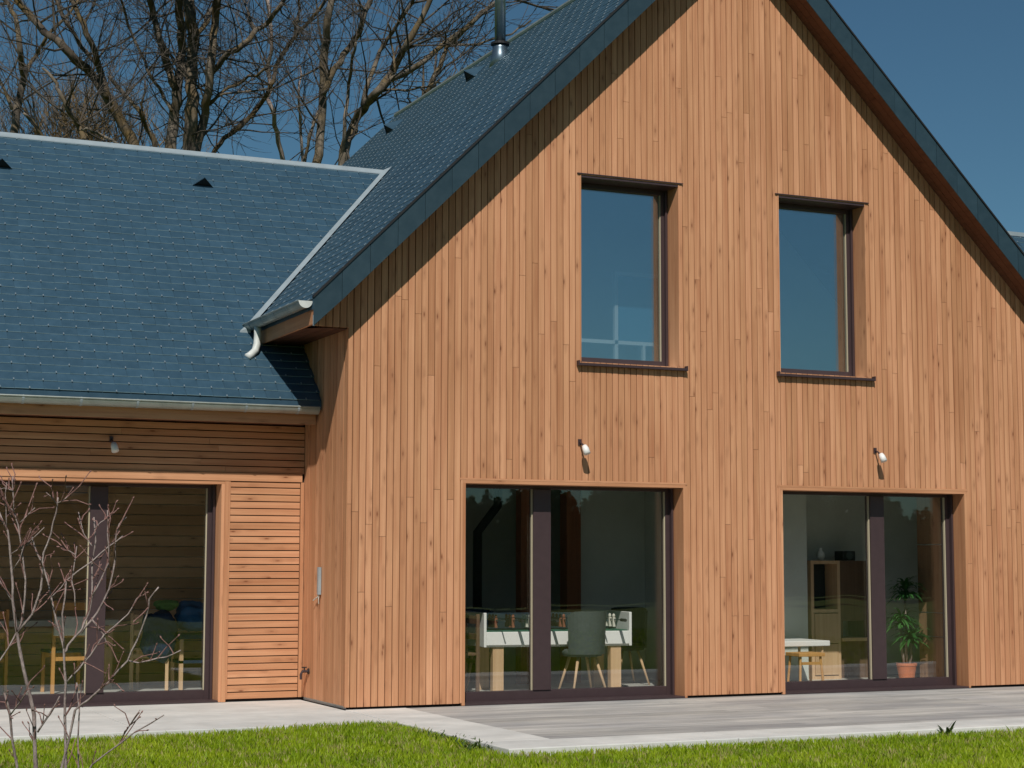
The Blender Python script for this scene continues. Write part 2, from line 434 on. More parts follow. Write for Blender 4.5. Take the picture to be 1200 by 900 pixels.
def upper_window(x0, x1):
    f = MB(); y0, y1 = FY, FY+.08; X0, X1 = x0+.012, x1-.012; Z0, Z1 = UZ0, UZ1-.012; t = .075
    f.box(X0, X0+t, y0, y1, Z0, Z1); f.box(X1-t, X1, y0, y1, Z0, Z1); f.box(X0+t, X1-t, y0+.001, y1, Z0, Z0+t); f.box(X0+t, X1-t, y0+.001, y1, Z1-t, Z1)
    f.box(X1-.035, X1-.008, y0-.03, y0-.0005, Z0, Z1)
    fr = f.build('window', M['bronze'], house, bevel=.003)
    l = MB(); lining(l, x0, x1, UZ0, UZ1, -.002, FY+.1, .011); l.build('casing', [M['wood_v'], M['wood_h']], fr)
    h = MB(); h.box(x0-.035, x1+.045, -.014, -.0005, UZ1-.002, UZ1+.008); h.box(x0+.012, x1-.012, -.0, FY, UZ1-.034, UZ1-.0125); h.build('head_flashing', M['bronze'], fr)
    g = MB(); g.box(X0+t, X1-t, y0+.03, y0+.054, Z0+t, Z1-t); g.build('pane', M['glass_up'], fr)
    bd = MB(); bd.box(X1-t-.009, X1-t-.0005, y0+.008, y0+.029, Z0+t, Z1-t); bd.build('sunlit_strip', M['sunlit_beige'], fr)  # same pale strip for the sunlit inner side of the frame
    s = MB(); s.hexa([(x0-.04,-.055,UZ0-.045),(x1+.055,-.055,UZ0-.045),(x1+.055,FY+.02,UZ0-.045),(x0-.04,FY+.02,UZ0-.045)],
                     [(x0-.04,-.055,UZ0-.02),(x1+.055,-.055,UZ0-.02),(x1+.055,FY+.02,UZ0-.003),(x0-.04,FY+.02,UZ0-.003)])
    for xx in (x0-.045, x1+.05): s.box(xx, xx+.012, -.058, -.002, UZ0-.048, UZ0+.004)
    s.build('sill', M['bronze'], fr)
upper_window(*U1); upper_window(*U2)

# ---- wing wall: horizontal boards
mb = MB()
def hboards(x0, x1, z0, z1, p=.0705, gap=.010, y=WY, m=0):
    z = z0
    while z < z1-.01:
        zt = min(z+p-gap, z1)
        cuts = [x0]; xx = x0+random.uniform(.8, 4)
        while xx < x1-.4: cuts.append(xx); xx += random.uniform(2., 4.)
        cuts.append(x1)
        for a, b in zip(cuts[:-1], cuts[1:]): mb.box(a, b-.002, y+random.uniform(0,.003), y+.026, z, zt, m)
        z += p
hboards(-8.0, -.003, 2.287, 2.784)
hboards(-.775, -.045, .03, 2.195)
hboards(-8.0, -3.284, .03, 2.195)
mb.build('wing_wall', [M['wood_h']], house)
mb = MB()
mb.box(-8.0, -.028, WY-.012, WY+.02, 2.203, 2.283)      # rail over the door
mb.build('wing_rail', [M['wood_h']], house)
mb = MB()
mb.box(-.040, -.0045, WY-.010, WY+.02, .03, 2.20)
mb.box(-.792, -.778, WY-.006, WY+.02, .03, 2.20)
mb.build('corner_trim', [M['wood_v']], house)
mb = MB()
for (a, b, z0, z1) in ((-8.0, -3.281, 0, 2.2), (-.789, .026, 0, 2.2), (-8.0, .026, 2.2, 2.86)):
    mb.box(a, b, WY+.0275, WY+.05, z0, z1, 0); mb.box(a, b, WY+.0505, WY+.30, z0, z1, 1)
mb.box(-8.0, -7.7, WY+.3, 2.2, 0, 2.86, 1); mb.box(-8.0, -7.7, 2.2, 5.9, 2.4, 2.86, 1); mb.box(-8.0, -7.7, 5.9, 6.7, 0, 2.86, 1); mb.box(-8.0, .026, 6.7, 7.0, 0, 2.86, 1);  # west end left open: unseen opening added to brighten the wing room
mb.build('wing_inner_wall', [M['membrane'], M['plaster']], house)
# wing door: wide casing on the right
d3 = sliding_door(WD[0], -.87+.033, (-2.125, -1.952), ZD, WY)
mb = MB(); mb.box(-.836, -.793, WY-.010, WY+.3, .004, 2.198); mb.build('jamb', [M['wood_v']], d3)

# ---- roofs
def slates(mb, org, u, v, nrm, umin, umax, vmax, keep, pitch=.122, w=.27, hooks=True):
    org, u, v, nrm = map(np.array, (org, u, v, nrm)); org = org.astype(float)
    rows = int(vmax/pitch)
    for i in range(rows+1):
        v0 = i*pitch; v1 = min(v0+pitch*1.25, vmax)
        us = umin - (w/2 if i % 2 else 0)
        while us < umax:
            a, b = max(us+.002, umin), min(us+w-.002, umax)
            if b-a > .02 and keep((a+b)/2, v0+.05):
                l = .0095+random.uniform(-.0015,.002); tw = random.uniform(-.0015,.0015)
                p = lambda uu, vv, h: org+u*uu+v*vv+nrm*h
                r = random.random()
                A, B, Cc, D = p(a,v0,l+tw), p(b,v0,l-tw), p(b,v1,.001), p(a,v1,.001)
                mb.poly([A, B, Cc, D], 0, r); mb.poly([p(a,v0-.0035,l-.0045), p(b,v0-.0035,l-.0045), B, A], 2, r); mb.poly([p(a,v0-.0035,l-.010), p(b,v0-.0035,l-.010), p(b,v0-.0035,l-.0045), p(a,v0-.0035,l-.0045)], 0, r)
                if hooks:
                    c = (a+b)/2; hw = .0055
                    mb.hexa([p(c-hw,v0-.006,l-.003),p(c+hw,v0-.006,l-.003),p(c+hw,v0+.028,l-.003),p(c-hw,v0+.028,l-.003)],
                            [p(c-hw,v0-.006,l+.006),p(c+hw,v0-.006,l+.006),p(c+hw,v0+.028,l+.002),p(c-hw,v0+.020,l+.002)], 1, .5)
            us += w
k = 1/math.hypot(1, SL)
# main roof, part > sub-parts
mb = MB()
EX = -.462
def VY(x): return WG + (ptop(x)-WGZ)/SL                 # y where the wing slope meets the main left slope
VALX = AX-(AZ-WRZ)/SL
def keep_main(uu, vv):
    y = YF+uu; x = EX+vv*k; z = ptop(x)
    # outside the wing volume
    inside = (x < VALX and VY(x)+.03 < y < 2*WRY-VY(x))
    return not inside
slates(mb, (EX, YF, ptop(EX)), (0,1,0), (k,0,SL*k), (-SL*k,0,k), 0, YB-YF, (AX-EX)/k, keep_main)
slates(mb, (2*AX-EX, YB, ptop(EX)), (0,-1,0), (-k,0,SL*k), (SL*k,0,k), 0, YB-YF, (AX-EX)/k, lambda a, b: True, hooks=False)
# deck under the slates
for s in (-1, 1):
    xe = AX+s*(AX-EX)
    a = [(xe, YF+.004, ptop(EX)-.10), (AX, YF+.004, AZ-.10), (AX, YB, AZ-.10), (xe, YB, ptop(EX)-.10)]
    b = [(xe, YF+.004, ptop(EX)-.002), (AX, YF+.004, AZ-.002), (AX, YB, AZ-.002), (xe, YB, ptop(EX)-.002)]
    if s < 0: pass
    else: a = a[::-1]; b = b[::-1]
    mb.hexa(a, b, 0, .5)
roof = mb.build('main_roof', [M['slate'], M['hook'], M['slate_edge']], house)
# rake boards clad in slate pieces
def rake(y0, y1):
    for s in (-1, 1):
        mb = MB(); L = AX-EX; nseg = 17
        for i in range(nseg):
            d0 = L*i/nseg; d1 = L*(i+1)/nseg-.004
            xa, xb = AX+s*d0, AX+s*d1
            za, zb = AZ-SL*d0+.012, AZ-SL*d1+.012
            h = .285; off = random.uniform(0,.003)
            lo0 = za-h; lo1 = zb-h
            if i == nseg-1 : lo1 = max(lo1, 3.60)
            P = [(xa,y0-off,lo0),(xb,y0-off,lo1),(xb,y1,lo1),(xa,y1,lo0)]; Q = [(xa,y0-off,za),(xb,y0-off,zb),(xb,y1,zb),(xa,y1,za)]
            if s < 0: P = P[::-1]; Q = Q[::-1]
            mb.hexa(P, Q, 0)
        mb.build('rake_board', [M['rake']], roof)
rake(YF-.008, YF+.002); rake(YB+.002, YB+.012)
mb = MB()   # dark drip edge on top of the rake
for s in (-1, 1):
    xa, xb = AX, AX+s*(AX-EX)
    a = [(xa,YF-.022,AZ+.012),(xb,YF-.022,ptop(EX)+.012),(xb,YF+.03,ptop(EX)+.012),(xa,YF+.03,AZ+.012)]; b = [(p[0],p[1],p[2]+.024) for p in a]
    if s < 0: a = a[::-1]; b = b[::-1]
    mb.hexa(a, b, 0)
mb.build('drip_edge', [M['black']], roof)
# soffits
mb = MB()
for s in (-1, 1):
    nb = 3
    xa, xb = AX, AX+s*(AX-EX-.03)
    for i in range(nb):
        y0 = YF+.004+i*.1; y1 = y0+.096
        a = [(xa,y0,AZ-.268),(xb,y0,ptop(EX+.03)-.268),(xb,y1,ptop(EX+.03)-.268),(xa,y1,AZ-.268)]; b = [(p[0],p[1],p[2]+.018) for p in a]
        if s < 0: a = a[::-1]; b = b[::-1]
        mb.hexa(a, b, 0)
yy = YF+.02
mb2 = MB()
for i in range(4): mb2.box(-.43+.107*i, -.43+.107*i+.103, -.28 if False else .0275, 2.1, 3.632, 3.65, 0)
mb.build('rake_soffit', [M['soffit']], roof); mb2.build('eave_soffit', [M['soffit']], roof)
mb = MB()
mb.box(-.455, -.433, YF+.004, .62, 3.62, 3.80); mb.box(-.455, -.433, .623, 1.62, 3.62, 3.80)
mb.build('eave_fascia', [M['wood_y']], roof)
mb = MB(); mb.box(-.462, -.445, YF-.004, YF+.003, 3.60, 3.70); mb.build('corner_flashing', [M['zinc_pale']], roof)
# gutter: half round channel
def half_gutter(axis, c0, c1, cx, cz, r, name, mat, parent, brackets, capend=True):
    mb = MB(); n = 10
    ring = lambda t, rr: [(cx+rr*math.cos(math.pi+math.pi*i/n), cz+rr*math.sin(math.pi+math.pi*i/n)) for i in range(n+1)]
    def V(a, b, t): return (a, t, b) if axis == 'y' else (t, a, b)
    for i in range(n):
        for rr, fl in ((r, 0), (r-.004, 1)):
            R_ = ring(0, rr); p, q = R_[i], R_[i+1]
            mb.poly([V(*p, c0), V(*q, c0), V(*q, c1), V(*p, c1)], 0)
    for rr in (r,):
        for e in (c0, c1):
            if capend: mb.poly([V(a, b, e) for a, b in ring(0, r-.001)], 0)
    # rolled lip on the outer side
    mb.tube([V(cx-r, cz, c0), V(cx-r, cz, c1)], .009, 8, 0)
    for t in brackets:
        for i in range(n):
            R1, R2 = ring(0, r+.004), ring(0, r+.004)
            p, q = R1[i], R1[i+1]
            mb.poly([V(*p, t), V(*q, t), V(*q, t+.022), V(*p, t+.022)], 1)
        mb.tube([V(cx-r-.002, cz+.006, t+.011), V(cx+r, cz+.012, t+.011)], .006, 6, 1)
    return mb.build(name, mat, parent)
half_gutter('y', -.27, 1.66, -.528, 3.835, .066, 'gutter', [M['zinc'], M['zinc_pale']], roof, [.12, .56, 1.0, 1.42])
mb = MB(); mb.tube([(-.528, -.272, 3.801), (-.528, -.277, 3.801)], .068, 20, 0)
c = MB(); ring = [(-.528+.068*math.cos(math.pi+math.pi*i/14), -.274, 3.836+.068*math.sin(math.pi+math.pi*i/14)) for i in range(15)]
c.poly(ring, 0); c.poly([(p[0], p[1]-.004, p[2]) for p in ring][::-1], 0); 
for i in range(14): c.poly([ring[i], ring[i+1], (ring[i+1][0], ring[i+1][1]-.004, ring[i+1][2]), (ring[i][0], ring[i][1]-.004, ring[i][2])], 0)
c.build('gutter_end', M['pipe'], roof)
mb = MB(); mb.tube([(-.53,1.30,3.79),(-.53,1.30,3.70),(-.535,1.30,3.60),(-.56,1.28,3.53),(-.62,1.25,3.475),(-.655,1.235,3.455)], .038, 14, 0, True)
mb.build('downpipe', M['pipe'], roof, smooth=True)
mb = MB(); mb.tube([(AX, YF-.01, AZ+.01), (AX, YB+.01, AZ+.01)], .045, 10); mb.build('ridge_cap', M['zinc'], roof)

def vent_on(pos, u, v, nrm, s=1.):
    """small triangular roof vent hood: u across, v up the slope"""
    pos, u, v, nrm = map(np.array, (pos, u, v, nrm)); mb = MB(); w, L, h = .12*s, .26*s, .12*s
    A, B, T, K = pos-u*w, pos+u*w, pos+nrm*h, pos+v*L
    for tri in ([A, T, K], [T, B, K]): mb.poly(tri, 0, .2)
    mb.poly([pos-u*w*.98+v*.012, pos+u*w*.98+v*.012, T+v*.012-nrm*.002], 1)
    mb.poly([A-v*.006, B-v*.006, B-v*.006+nrm*.012, A-v*.006+nrm*.012], 0, .2)
    return mb
for (x, y) in ((3.87-.2, 5.65), (3.56, 8.5)):
    vent_on((x, y, ptop(x)+.014), (0,1,0), (k,0,SL*k), (-SL*k,0,k), 1.25).build('roof_vent', [M['slate'], M['black']], roof)
# flue
fx, fy = 3.80, 4.95; fz = ptop(fx)
mb = MB(); mb.lathe((fx, fy, fz), [(.16,-.18),(.115,.05),(.10,.14),(.10,.20)], 20, 0); mb.build('flue_base', M['steel'], roof, smooth=True)
mb = MB(); mb.lathe((fx, fy, fz), [(.125,.185),(.125,.215),(.075,.225)], 20, 0); mb.build('flue_collar', M['black'], roof)
mb = MB(); mb.lathe((fx, fy, fz), [(.075,.21),(.075,1.9)], 20, 0); mb.lathe((fx, fy, fz), [(.13,1.9),(.02,2.0)], 20, 0); mb.build('flue', M['steel'], roof, smooth=True)

# wing roof (left)
mb = MB(); X0W = -8.4
def keep_wing(uu, vv):
    x = X0W+uu; y = WG+vv*k; z = WGZ+(y-WG)*SL
    return x < (-.005 if z < ptop(0.) else AX-(AZ-z)/SL+.1)
slates(mb, (X0W, WG, WGZ), (1,0,0), (0,k,SL*k), (0,-SL*k,k), 0, 10.4, (WRY-WG)/k, lambda a, b: keep_wing(a, b))
slates(mb, (VALX, 2*WRY-WG, WGZ), (-1,0,0), (0,-k,SL*k), (0,SL*k,k), 0, VALX-X0W, (WRY-WG)/k, lambda a, b: VALX-a < AX-(AZ-(WGZ+b*k*SL))/SL+.1, hooks=False)
def slab(mb, x0, xe, xr):
    # xe: x at the eave, xr: x at the ridge
    for s in (0, 1):
        ye = WG+.004 if s == 0 else 2*WRY-WG
        a = [(x0,ye,WGZ-.09),(xe,ye,WGZ-.09),(xr,WRY,WRZ-.09),(x0,WRY,WRZ-.09)]; b = [(p[0],p[1],p[2]+.087) for p in a]
        if (s == 1): a = a[::-1]; b = b[::-1]
        mb.hexa(a, b, 0, .5)
slab(mb, X0W, -.004, -.004)
# triangle that reaches up the main slope
za = ptop(0.0); ya = VY(0.0)
mb.poly([(-.004, ya-.1, WGZ+SL*(ya-.1-WG)-.002), (VALX, WRY, WRZ-.002), (-.004, WRY, WRZ-.002)], 0, .5)
mb.poly([(-.004, WRY, WRZ-.002), (VALX, WRY, WRZ-.002), (-.004, 2*WRY-ya, WGZ+SL*(ya-WG)-.002)], 0, .5)
wroof = mb.build('wing_roof', [M['slate'], M['hook'], M['slate_edge']], house)
mb = MB(); mb.hexa([(X0W,WRY-.06,WRZ-.045),(VALX-.02,WRY-.06,WRZ-.045),(VALX+.04,WRY,WRZ+.008),(X0W,WRY,WRZ+.008)],[(X0W,WRY-.06,WRZ-.033),(VALX-.02,WRY-.06,WRZ-.033),(VALX+.04,WRY,WRZ+.025),(X0W,WRY,WRZ+.025)])
mb.hexa([(X0W,WRY,WRZ+.008),(VALX+.04,WRY,WRZ+.008),(VALX-.02,WRY+.06,WRZ-.045),(X0W,WRY+.06,WRZ-.045)],[(X0W,WRY,WRZ+.025),(VALX+.04,WRY,WRZ+.025),(VALX-.02,WRY+.06,WRZ-.033),(X0W,WRY+.06,WRZ-.033)])
mb.build('ridge_cap', M['zinc_pale'], wroof)
# valley flashing
mb = MB()
p0 = np.array((EX-.06, VY(EX-.06), ptop(EX-.06)+.022)); p1 = np.array((VALX, WRY, WRZ+.022)); 
d = p1-p0; side = np.array((-.055, .0, -.0)); side2 = np.array((.045, 0, .045*SL))
q = lambda p, o: tuple(p+np.array(o))
mb.poly([q(p0,(-.055,0,.004)), q(p0,(.05,0,.055)), q(p1,(.05,0,.055)), q(p1,(-.055,0,.004))], 0)
mb.poly([q(p0,(-.055,0,-.015)), q(p0,(-.055,0,.004)), q(p1,(-.055,0,.004)), q(p1,(-.055,0,-.015))], 0)
e = p0-d/np.linalg.norm(d)*.10
mb.poly([q(e,(-.07,0,.0)), q(e,(.045,0,.045)), q(p0,(.05,0,.058)), q(p0,(-.055,0,.006))], 0)
mb.poly([q(e,(-.07,0,-.05)), q(e,(.045,0,-.01)), q(e,(.045,0,.045)), q(e,(-.07,0,.0))], 0)
mb.build('valley_flashing', M['zinc_pale'], wroof)
half = half_gutter('x', X0W, -.03, WG+.03, WGZ-.07, .068, 'gutter', [M['zinc'], M['zinc_pale']], wroof, [-.26-.535*i for i in range(15)])
mb = MB(); mb.box(X0W, -.03, WG+.10, WG+.125, 2.765, 2.90); mb.build('eave_fascia', [M['wood_h']], wroof)
mb = MB()
for i in range(5): mb.box(X0W, -.03, WG+.127+i*.1, min(WG+.127+i*.1+.096, WY-.002), 2.785, 2.80)
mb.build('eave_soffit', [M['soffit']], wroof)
for x in (-.58, -2.82, -5.06):
    y = 3.46; vent_on((x, y, WGZ+SL*(y-WG)+.014), (1,0,0), (0,k,SL*k), (0,-SL*k,k), 1.).build('roof_vent', [M['slate'], M['black']], wroof)
# wing on the right behind the gable
mb = MB()
slates(mb, (7.2, WG, WGZ), (1,0,0), (0,k,SL*k), (0,-SL*k,k), 0, 7., (WRY-WG)/k, lambda a, b: 7.2+a > AX+(AZ-(WGZ+b*k*SL))/SL-.05)
a = [(8.62,WG,WGZ-.09),(14.2,WG,WGZ-.09),(14.2,WRY,WRZ-.09),(8.62,WRY,WRZ-.09)]; mb.hexa(a, [(p[0],p[1],p[2]+.087) for p in a], 0, .5)
a = [(8.62,WRY,WRZ-.09),(14.2,WRY,WRZ-.09),(14.2,2*WRY-WG,WGZ-.09),(8.62,2*WRY-WG,WGZ-.09)]; mb.hexa(a, [(p[0],p[1],p[2]+.087) for p in a], 0, .5)
er = mb.build('right_wing_roof', [M['slate'], M['hook'], M['slate_edge']], house)
mb = MB(); mb.box(7.2, 14.2, WRY-.05, WRY+.05, WRZ-.03, WRZ+.03); mb.build('ridge_cap', M['zinc_pale'], er)
mb = MB(); hboards(8.65, 14.0, .03, 2.85); mb.box(8.65, 14.0, WY+.03, WY+.2, 0, 2.85); mb.box(13.8, 14.0, WY+.2, 6.7, 0, 2.85); mb.build('right_wing_wall', M['wood_h'], house)

# ---- rooms seen through the glass
mb = MB(); mb.box(.30, XR-.30, .332, YB-.3, -.1, .02); mb.box(-7.7, .0, WY+.332, 6.7, -.1, .02); mb.build('room_floor', M['tile_floor'], house)
mb = MB(); mb.box(.03, XR-.03, .361, YB-.3, 2.5, 2.75); mb.box(-7.7, .0, WY+.31, 6.7, 2.45, 2.6); mb.build('room_ceiling', M['ceiling'], house)
mb = MB(); mb.box(4.62, 4.74, .361, 4.5, .02, 2.5); mb.box(4.741, 6.27, 1.55, 1.62, .02, 2.5); mb.box(6.20, 6.27, 1.621, 2.05, .02, 2.5); mb.box(6.20, XR-.31, 2.051, 2.12, .02, 2.5); mb.box(.31, 4.74, 4.501, 4.6, .02, 2.5); mb.box(3.66, 4.615, 2.5, 2.58, .02, 2.5)
mb.build('partition_wall', M['grey_plaster'], house)
mb = MB()
for z0, z1 in ((.02,.52),(.535,.80),(.815,1.6),(1.615,2.5)): mb.box(7.62, 7.70, .375, 1.22, z0, z1)
mb.build('timber_panel', M['mirror_wood2'], house)
mb = MB()
z = .03
while z < 2.44: mb.box(-7.69, -.0, 3.80, 3.85, z, z+.11); mb.box(-.03, -.002, WY+.31, 3.79, z, z+.11); z += .118
mb.build('timber_panel', M['mirror_wood'], house)  # boards added behind the left door, standing in for its brown reflection
mb = MB(); mb.box(3.43, 3.61, 2.2, 2.38, .02, 2.5); mb.build('timber_post', M['copper'], house); mb = MB(); mb.box(2.85, 2.97, 2.2, 2.34, .02, 2.5); mb.build('timber_post', M['copper'], house)
# attic
mb = MB(); mb.box(.35, 8.26, 2.9, 3.0, 2.76, 4.2)
mb.hexa([(.35,2.9,4.2),(8.26,2.9,4.2),(8.26,3.0,4.2),(.35,3.0,4.2)],[(4.2,2.9,8.1),(4.41,2.9,8.1),(4.41,3.0,8.1),(4.2,3.0,8.1)]); mb.build('attic_wall', M['grey_plaster'], house)
fb = MB()
for (a, b, c_, d_) in ((3.43,3.47,2.76,4.55),(4.08,4.12,2.76,4.55),(3.43,4.12,4.55,4.59),(2.6,4.08,3.78,3.82),(3.78,3.81,2.76,3.78)): fb.box(a, b, 1.0, 1.04, c_, d_)
af = fb.build('attic_frame', M['white'], house)
fb = MB(); fb.box(3.471, 4.079, 1.01, 1.03, 3.825, 4.545); fb.build('frame_panel', M['pane_blue'], af)  # plain blue panel stands in for the blue shape in the upper pane

# ------------------------------------------------------------------ wall lamps and small fittings
def wall_lamp(loc, label):
    e = empty('wall_lamp', loc, label, 'lamp', 'small white spot lamps on the wooden walls')
    x, y, z = loc
    m = MB(); m.box(x-.018, x+.018, y-.012, y-.0005, z-.03, z+.03); m.build('mounting_plate', M['bronze'], e)
    m = MB(); m.tube([(x,y-.012,z),(x,y-.06,z-.02),(x+.003,y-.115,z-.055)], [.009,.009,.011], 8); m.build('bracket', M['bronze'], e, smooth=True)
    m = MB(); m.tube([(x+.003,y-.105,z-.045),(x+.006,y-.125,z-.075),(x+.012,y-.15,z-.125)], [.026,.034,.036], 16); m.build('lamp_head', M['white'], e, smooth=True)
wall_lamp((2.487, 0, 2.61), 'white spot lamp on the gable above the glass door with the football table')
wall_lamp((6.135, 0, 2.625), 'white spot lamp on the gable above the glass door with the potted plant')
wall_lamp((-1.985, WY, 2.585), 'white spot lamp on the shaded horizontal boards under the low eave')
e = empty('door_sensor', (0,.77,1.2), 'slim grey box with a hanging wire on the side wall', 'sensor')
m = MB(); m.box(-.035, -.0045, .735, .775, 1.07, 1.34); m.build('housing', M['zinc_pale'], e)
m = MB(); m.tube([(-.02,.76,1.07),(-.03,.78,1.04),(-.02,.86,1.03),(-.03,.90,1.01)], .006, 6); m.tube([(-.02,.755,1.07),(-.025,.75,1.02),(-.02,.76,.98)], .004, 5); m.build('cable', M['cream'], e)
e = empty('garden_tap', (0,1.1,.27), 'small dark metal tap low on the side wall', 'tap')
m = MB(); m.tube([(-.001,1.1,.30),(-.07,1.1,.30),(-.085,1.1,.27),(-.085,1.1,.22)], [.014,.014,.013,.012], 10); m.build('spout', M['bronze'], e)
m = MB(); m.tube([(-.05,1.1,.30),(-.05,1.1,.335)], .008, 8); m.box(-.075,-.025,1.09,1.11,.335,.345); m.build('handle', M['black'], e)
m = MB(); m.lathe((-.006,1.1,.30), [(.001,-.03),(.03,-.03),(.03,.03)], 12); 
m = MB(); m.tube([(-.0045,1.1,.30),(-.012,1.1,.30)], .03, 12); m.build('wall_plate', M['black'], e)

# ------------------------------------------------------------------ ground
mb = MB(); S = 400
mb.poly([(-S,-S,-.062),(S,-S,-.062),(S,S,-.062),(-S,S,-.062)]); tag(mb.build('ground', M['lawn']), kind='structure')
mb = MB()
y = -3.19
while y < .0:
    y1 = min(y+.14-.006, -.001)
    xx = .625
    while xx < 13.9:
        w = random.uniform(2.2, 3.8); mb.box(xx, min(xx+w, 13.9)-.003, y, y1, -.03, random.uniform(-.002, .0)); xx += w
    y += .14
mb.box(.625, 13.9, -3.19, -.001, -.12, -.032, 0, .1)
for (a, b) in (DR1, DR2): mb.box(a+.034, b-.034, .002, FY-.001, -.03, -.0, 0, .4)
tag(mb.build('terrace_deck', M['deck']), kind='structure')
mb = MB()
for i in range(7):
    x0 = .005+i*2.02; mb.box(x0, x0+2.012, -3.75, -3.2, -.16, .004, 0)
mb.box(.005, .62, -3.192, -1.66, -.16, .004); mb.box(.005, .62, -1.652, -.0, -.16, .003)
tag(mb.build('terrace_kerb', M['concrete'], bevel=.008), kind='structure')
mb = MB()
for i in range(5):
    x1 = -.003-i*2.2; mb.box(x1-2.192, x1, -1.30, WY+.25, -.16, .0, 0)
tag(mb.build('pavement', M['concrete'], bevel=.006), kind='structure')
mb = MB(); mb.box(.03, XR-.03, .003, .3, -.2, -.001); mb.build('plinth', M['membrane'], house)

# grass blades
def lawn_h(x, y):
    return .030*np.sin(x*.9+1.3)*np.cos(y*.7) + .018*np.sin(x*2.3+y*1.7)
def grass(n, x0, x1, y0, y1, hm, wd, near):
    x = rng.uniform(x0, x1, n); y = rng.uniform(y0, y1, n)
    okm = ~((x > -.02) & (y > -3.77)) & ~((x <= .0) & (y > -1.315))
    # slope of the visible wedge: keep only what is near the view
    x, y = x[okm], y[okm]; n = len(x)
    clump = .5+.5*np.sin(x*7+3*np.sin(y*5))*np.sin(y*6+2*np.sin(x*4))
    h = hm*(.55+.5*rng.random(n)+.35*clump)
    bulge = .045*np.exp(-((x+.55)/.8)**2-((y+2.0)/1.1)**2)
    a = rng.uniform(0, 2*np.pi, n); lean = rng.uniform(.1, .75, n)*h; b = rng.uniform(0, 2*np.pi, n)
    z0 = -.062+bulge
    w = wd*(.6+.8*rng.random(n))
    c, s = np.cos(a)*w, np.sin(a)*w
    lx, ly = np.cos(b)*lean, np.sin(b)*lean
    V = np.empty((n, 5, 3))
    V[:,0] = np.stack([x-c, y-s, z0], 1); V[:,1] = np.stack([x+c, y+s, z0], 1)
    V[:,2] = np.stack([x+c*.8+lx*.35, y+s*.8+ly*.35, z0+h*.6], 1); V[:,3] = np.stack([x-c*.8+lx*.35, y-s*.8+ly*.35, z0+h*.6], 1)
    V[:,4] = np.stack([x+lx, y+ly, z0+h], 1)
    return V
Vs = [grass(210000, -5.5, 6.5, -7.2, -1.28, .052, .0034, 1), grass(60000, -14, 14, -16, -1.3, .06, .008, 0)]
V = np.concatenate(Vs); n = len(V)
me = bpy.data.meshes.new('lawn_grass'); me.vertices.add(n*5); me.vertices.foreach_set('co', V.reshape(-1))
idx = np.arange(n)[:,None]*5
loops = np.concatenate([idx+np.array([[0,1,2,3]]), idx+np.array([[3,2,4]])], 1).reshape(-1)
me.loops.add(len(loops)); me.loops.foreach_set('vertex_index', loops.astype(np.int32))
me.polygons.add(n*2); ls = np.empty((n,2), np.int32); ls[:,0] = np.arange(n)*7; ls[:,1] = np.arange(n)*7+4
me.polygons.foreach_set('loop_start', ls.reshape(-1)); 
me.update(calc_edges=True); me.validate()
a = me.attributes.new('rnd', 'FLOAT', 'FACE'); a.data.foreach_set('value', np.repeat(rng.random(n), 2)[:len(me.polygons)])
me.materials.append(M['grass'])
o = bpy.data.objects.new('lawn_grass', me); COL.objects.link(o); tag(o, 'bright green mown grass in front of the terrace', 'grass', kind='stuff')
# a mound of soil under the grass by the kerb corner
mb = MB()
def leaf_blade(mb, p, d, L, w, droop=.5, r=None, m=0):
    p = np.array(p, float); d = np.array(d, float); d /= np.linalg.norm(d); s = np.cross(d, (0,0,1)); s /= (np.linalg.norm(s)+1e-9)
    r = random.random() if r is None else r; pts = []; q = p.copy(); dd = d.copy(); K = 4
    for i in range(K+1):
        t = i/K; ww = w*(math.sin(math.pi*min(1, t*.8+.18))**.7)*(1 if i < K else .05)
        pts.append((q-s*ww, q+s*ww)); q = q+dd*L/K; dd = dd+np.array((0,0,-droop/K)); dd /= np.linalg.norm(dd)
    for i in range(K): mb.poly([pts[i][0], pts[i][1], pts[i+1][1], pts[i+1][0]], m, r)
def weed(loc, label, n, L, w, up, grp=None):
    mb = MB()
    for i in range(n):
        a = random.uniform(0, 6.28); leaf_blade(mb, (loc[0]+random.uniform(-.03,.03), loc[1]+random.uniform(-.03,.03), loc[2]), (math.cos(a), math.sin(a), up*random.uniform(.5,1.4)), L*random.uniform(.6,1.2), w, .8)
    o = mb.build('weed', M['weed']); tag(o, label, 'weed', grp)
weed((4.02,-3.80,-.05), 'small upright weed with a long leaf at the terrace edge', 9, .15, .016, 1.6)
e = [( -.02+random.uniform(-.06,.05), y, -.03) for y in (-2.35,-2.6,-2.85,-3.1,-3.35)]
mb = MB()
for p in e:
    for i in range(44):
        a = random.uniform(0, 6.28); leaf_blade(mb, (p[0]+random.uniform(-.15,.09), p[1]+random.uniform(-.16,.16), p[2]), (math.cos(a), math.sin(a), random.uniform(.5,2.)), random.uniform(.035,.085), .007, .8)
tag(mb.build('weed_patch', M['weed']), 'dark green patch of leafy weeds creeping over the kerb corner', 'weeds', kind='stuff')

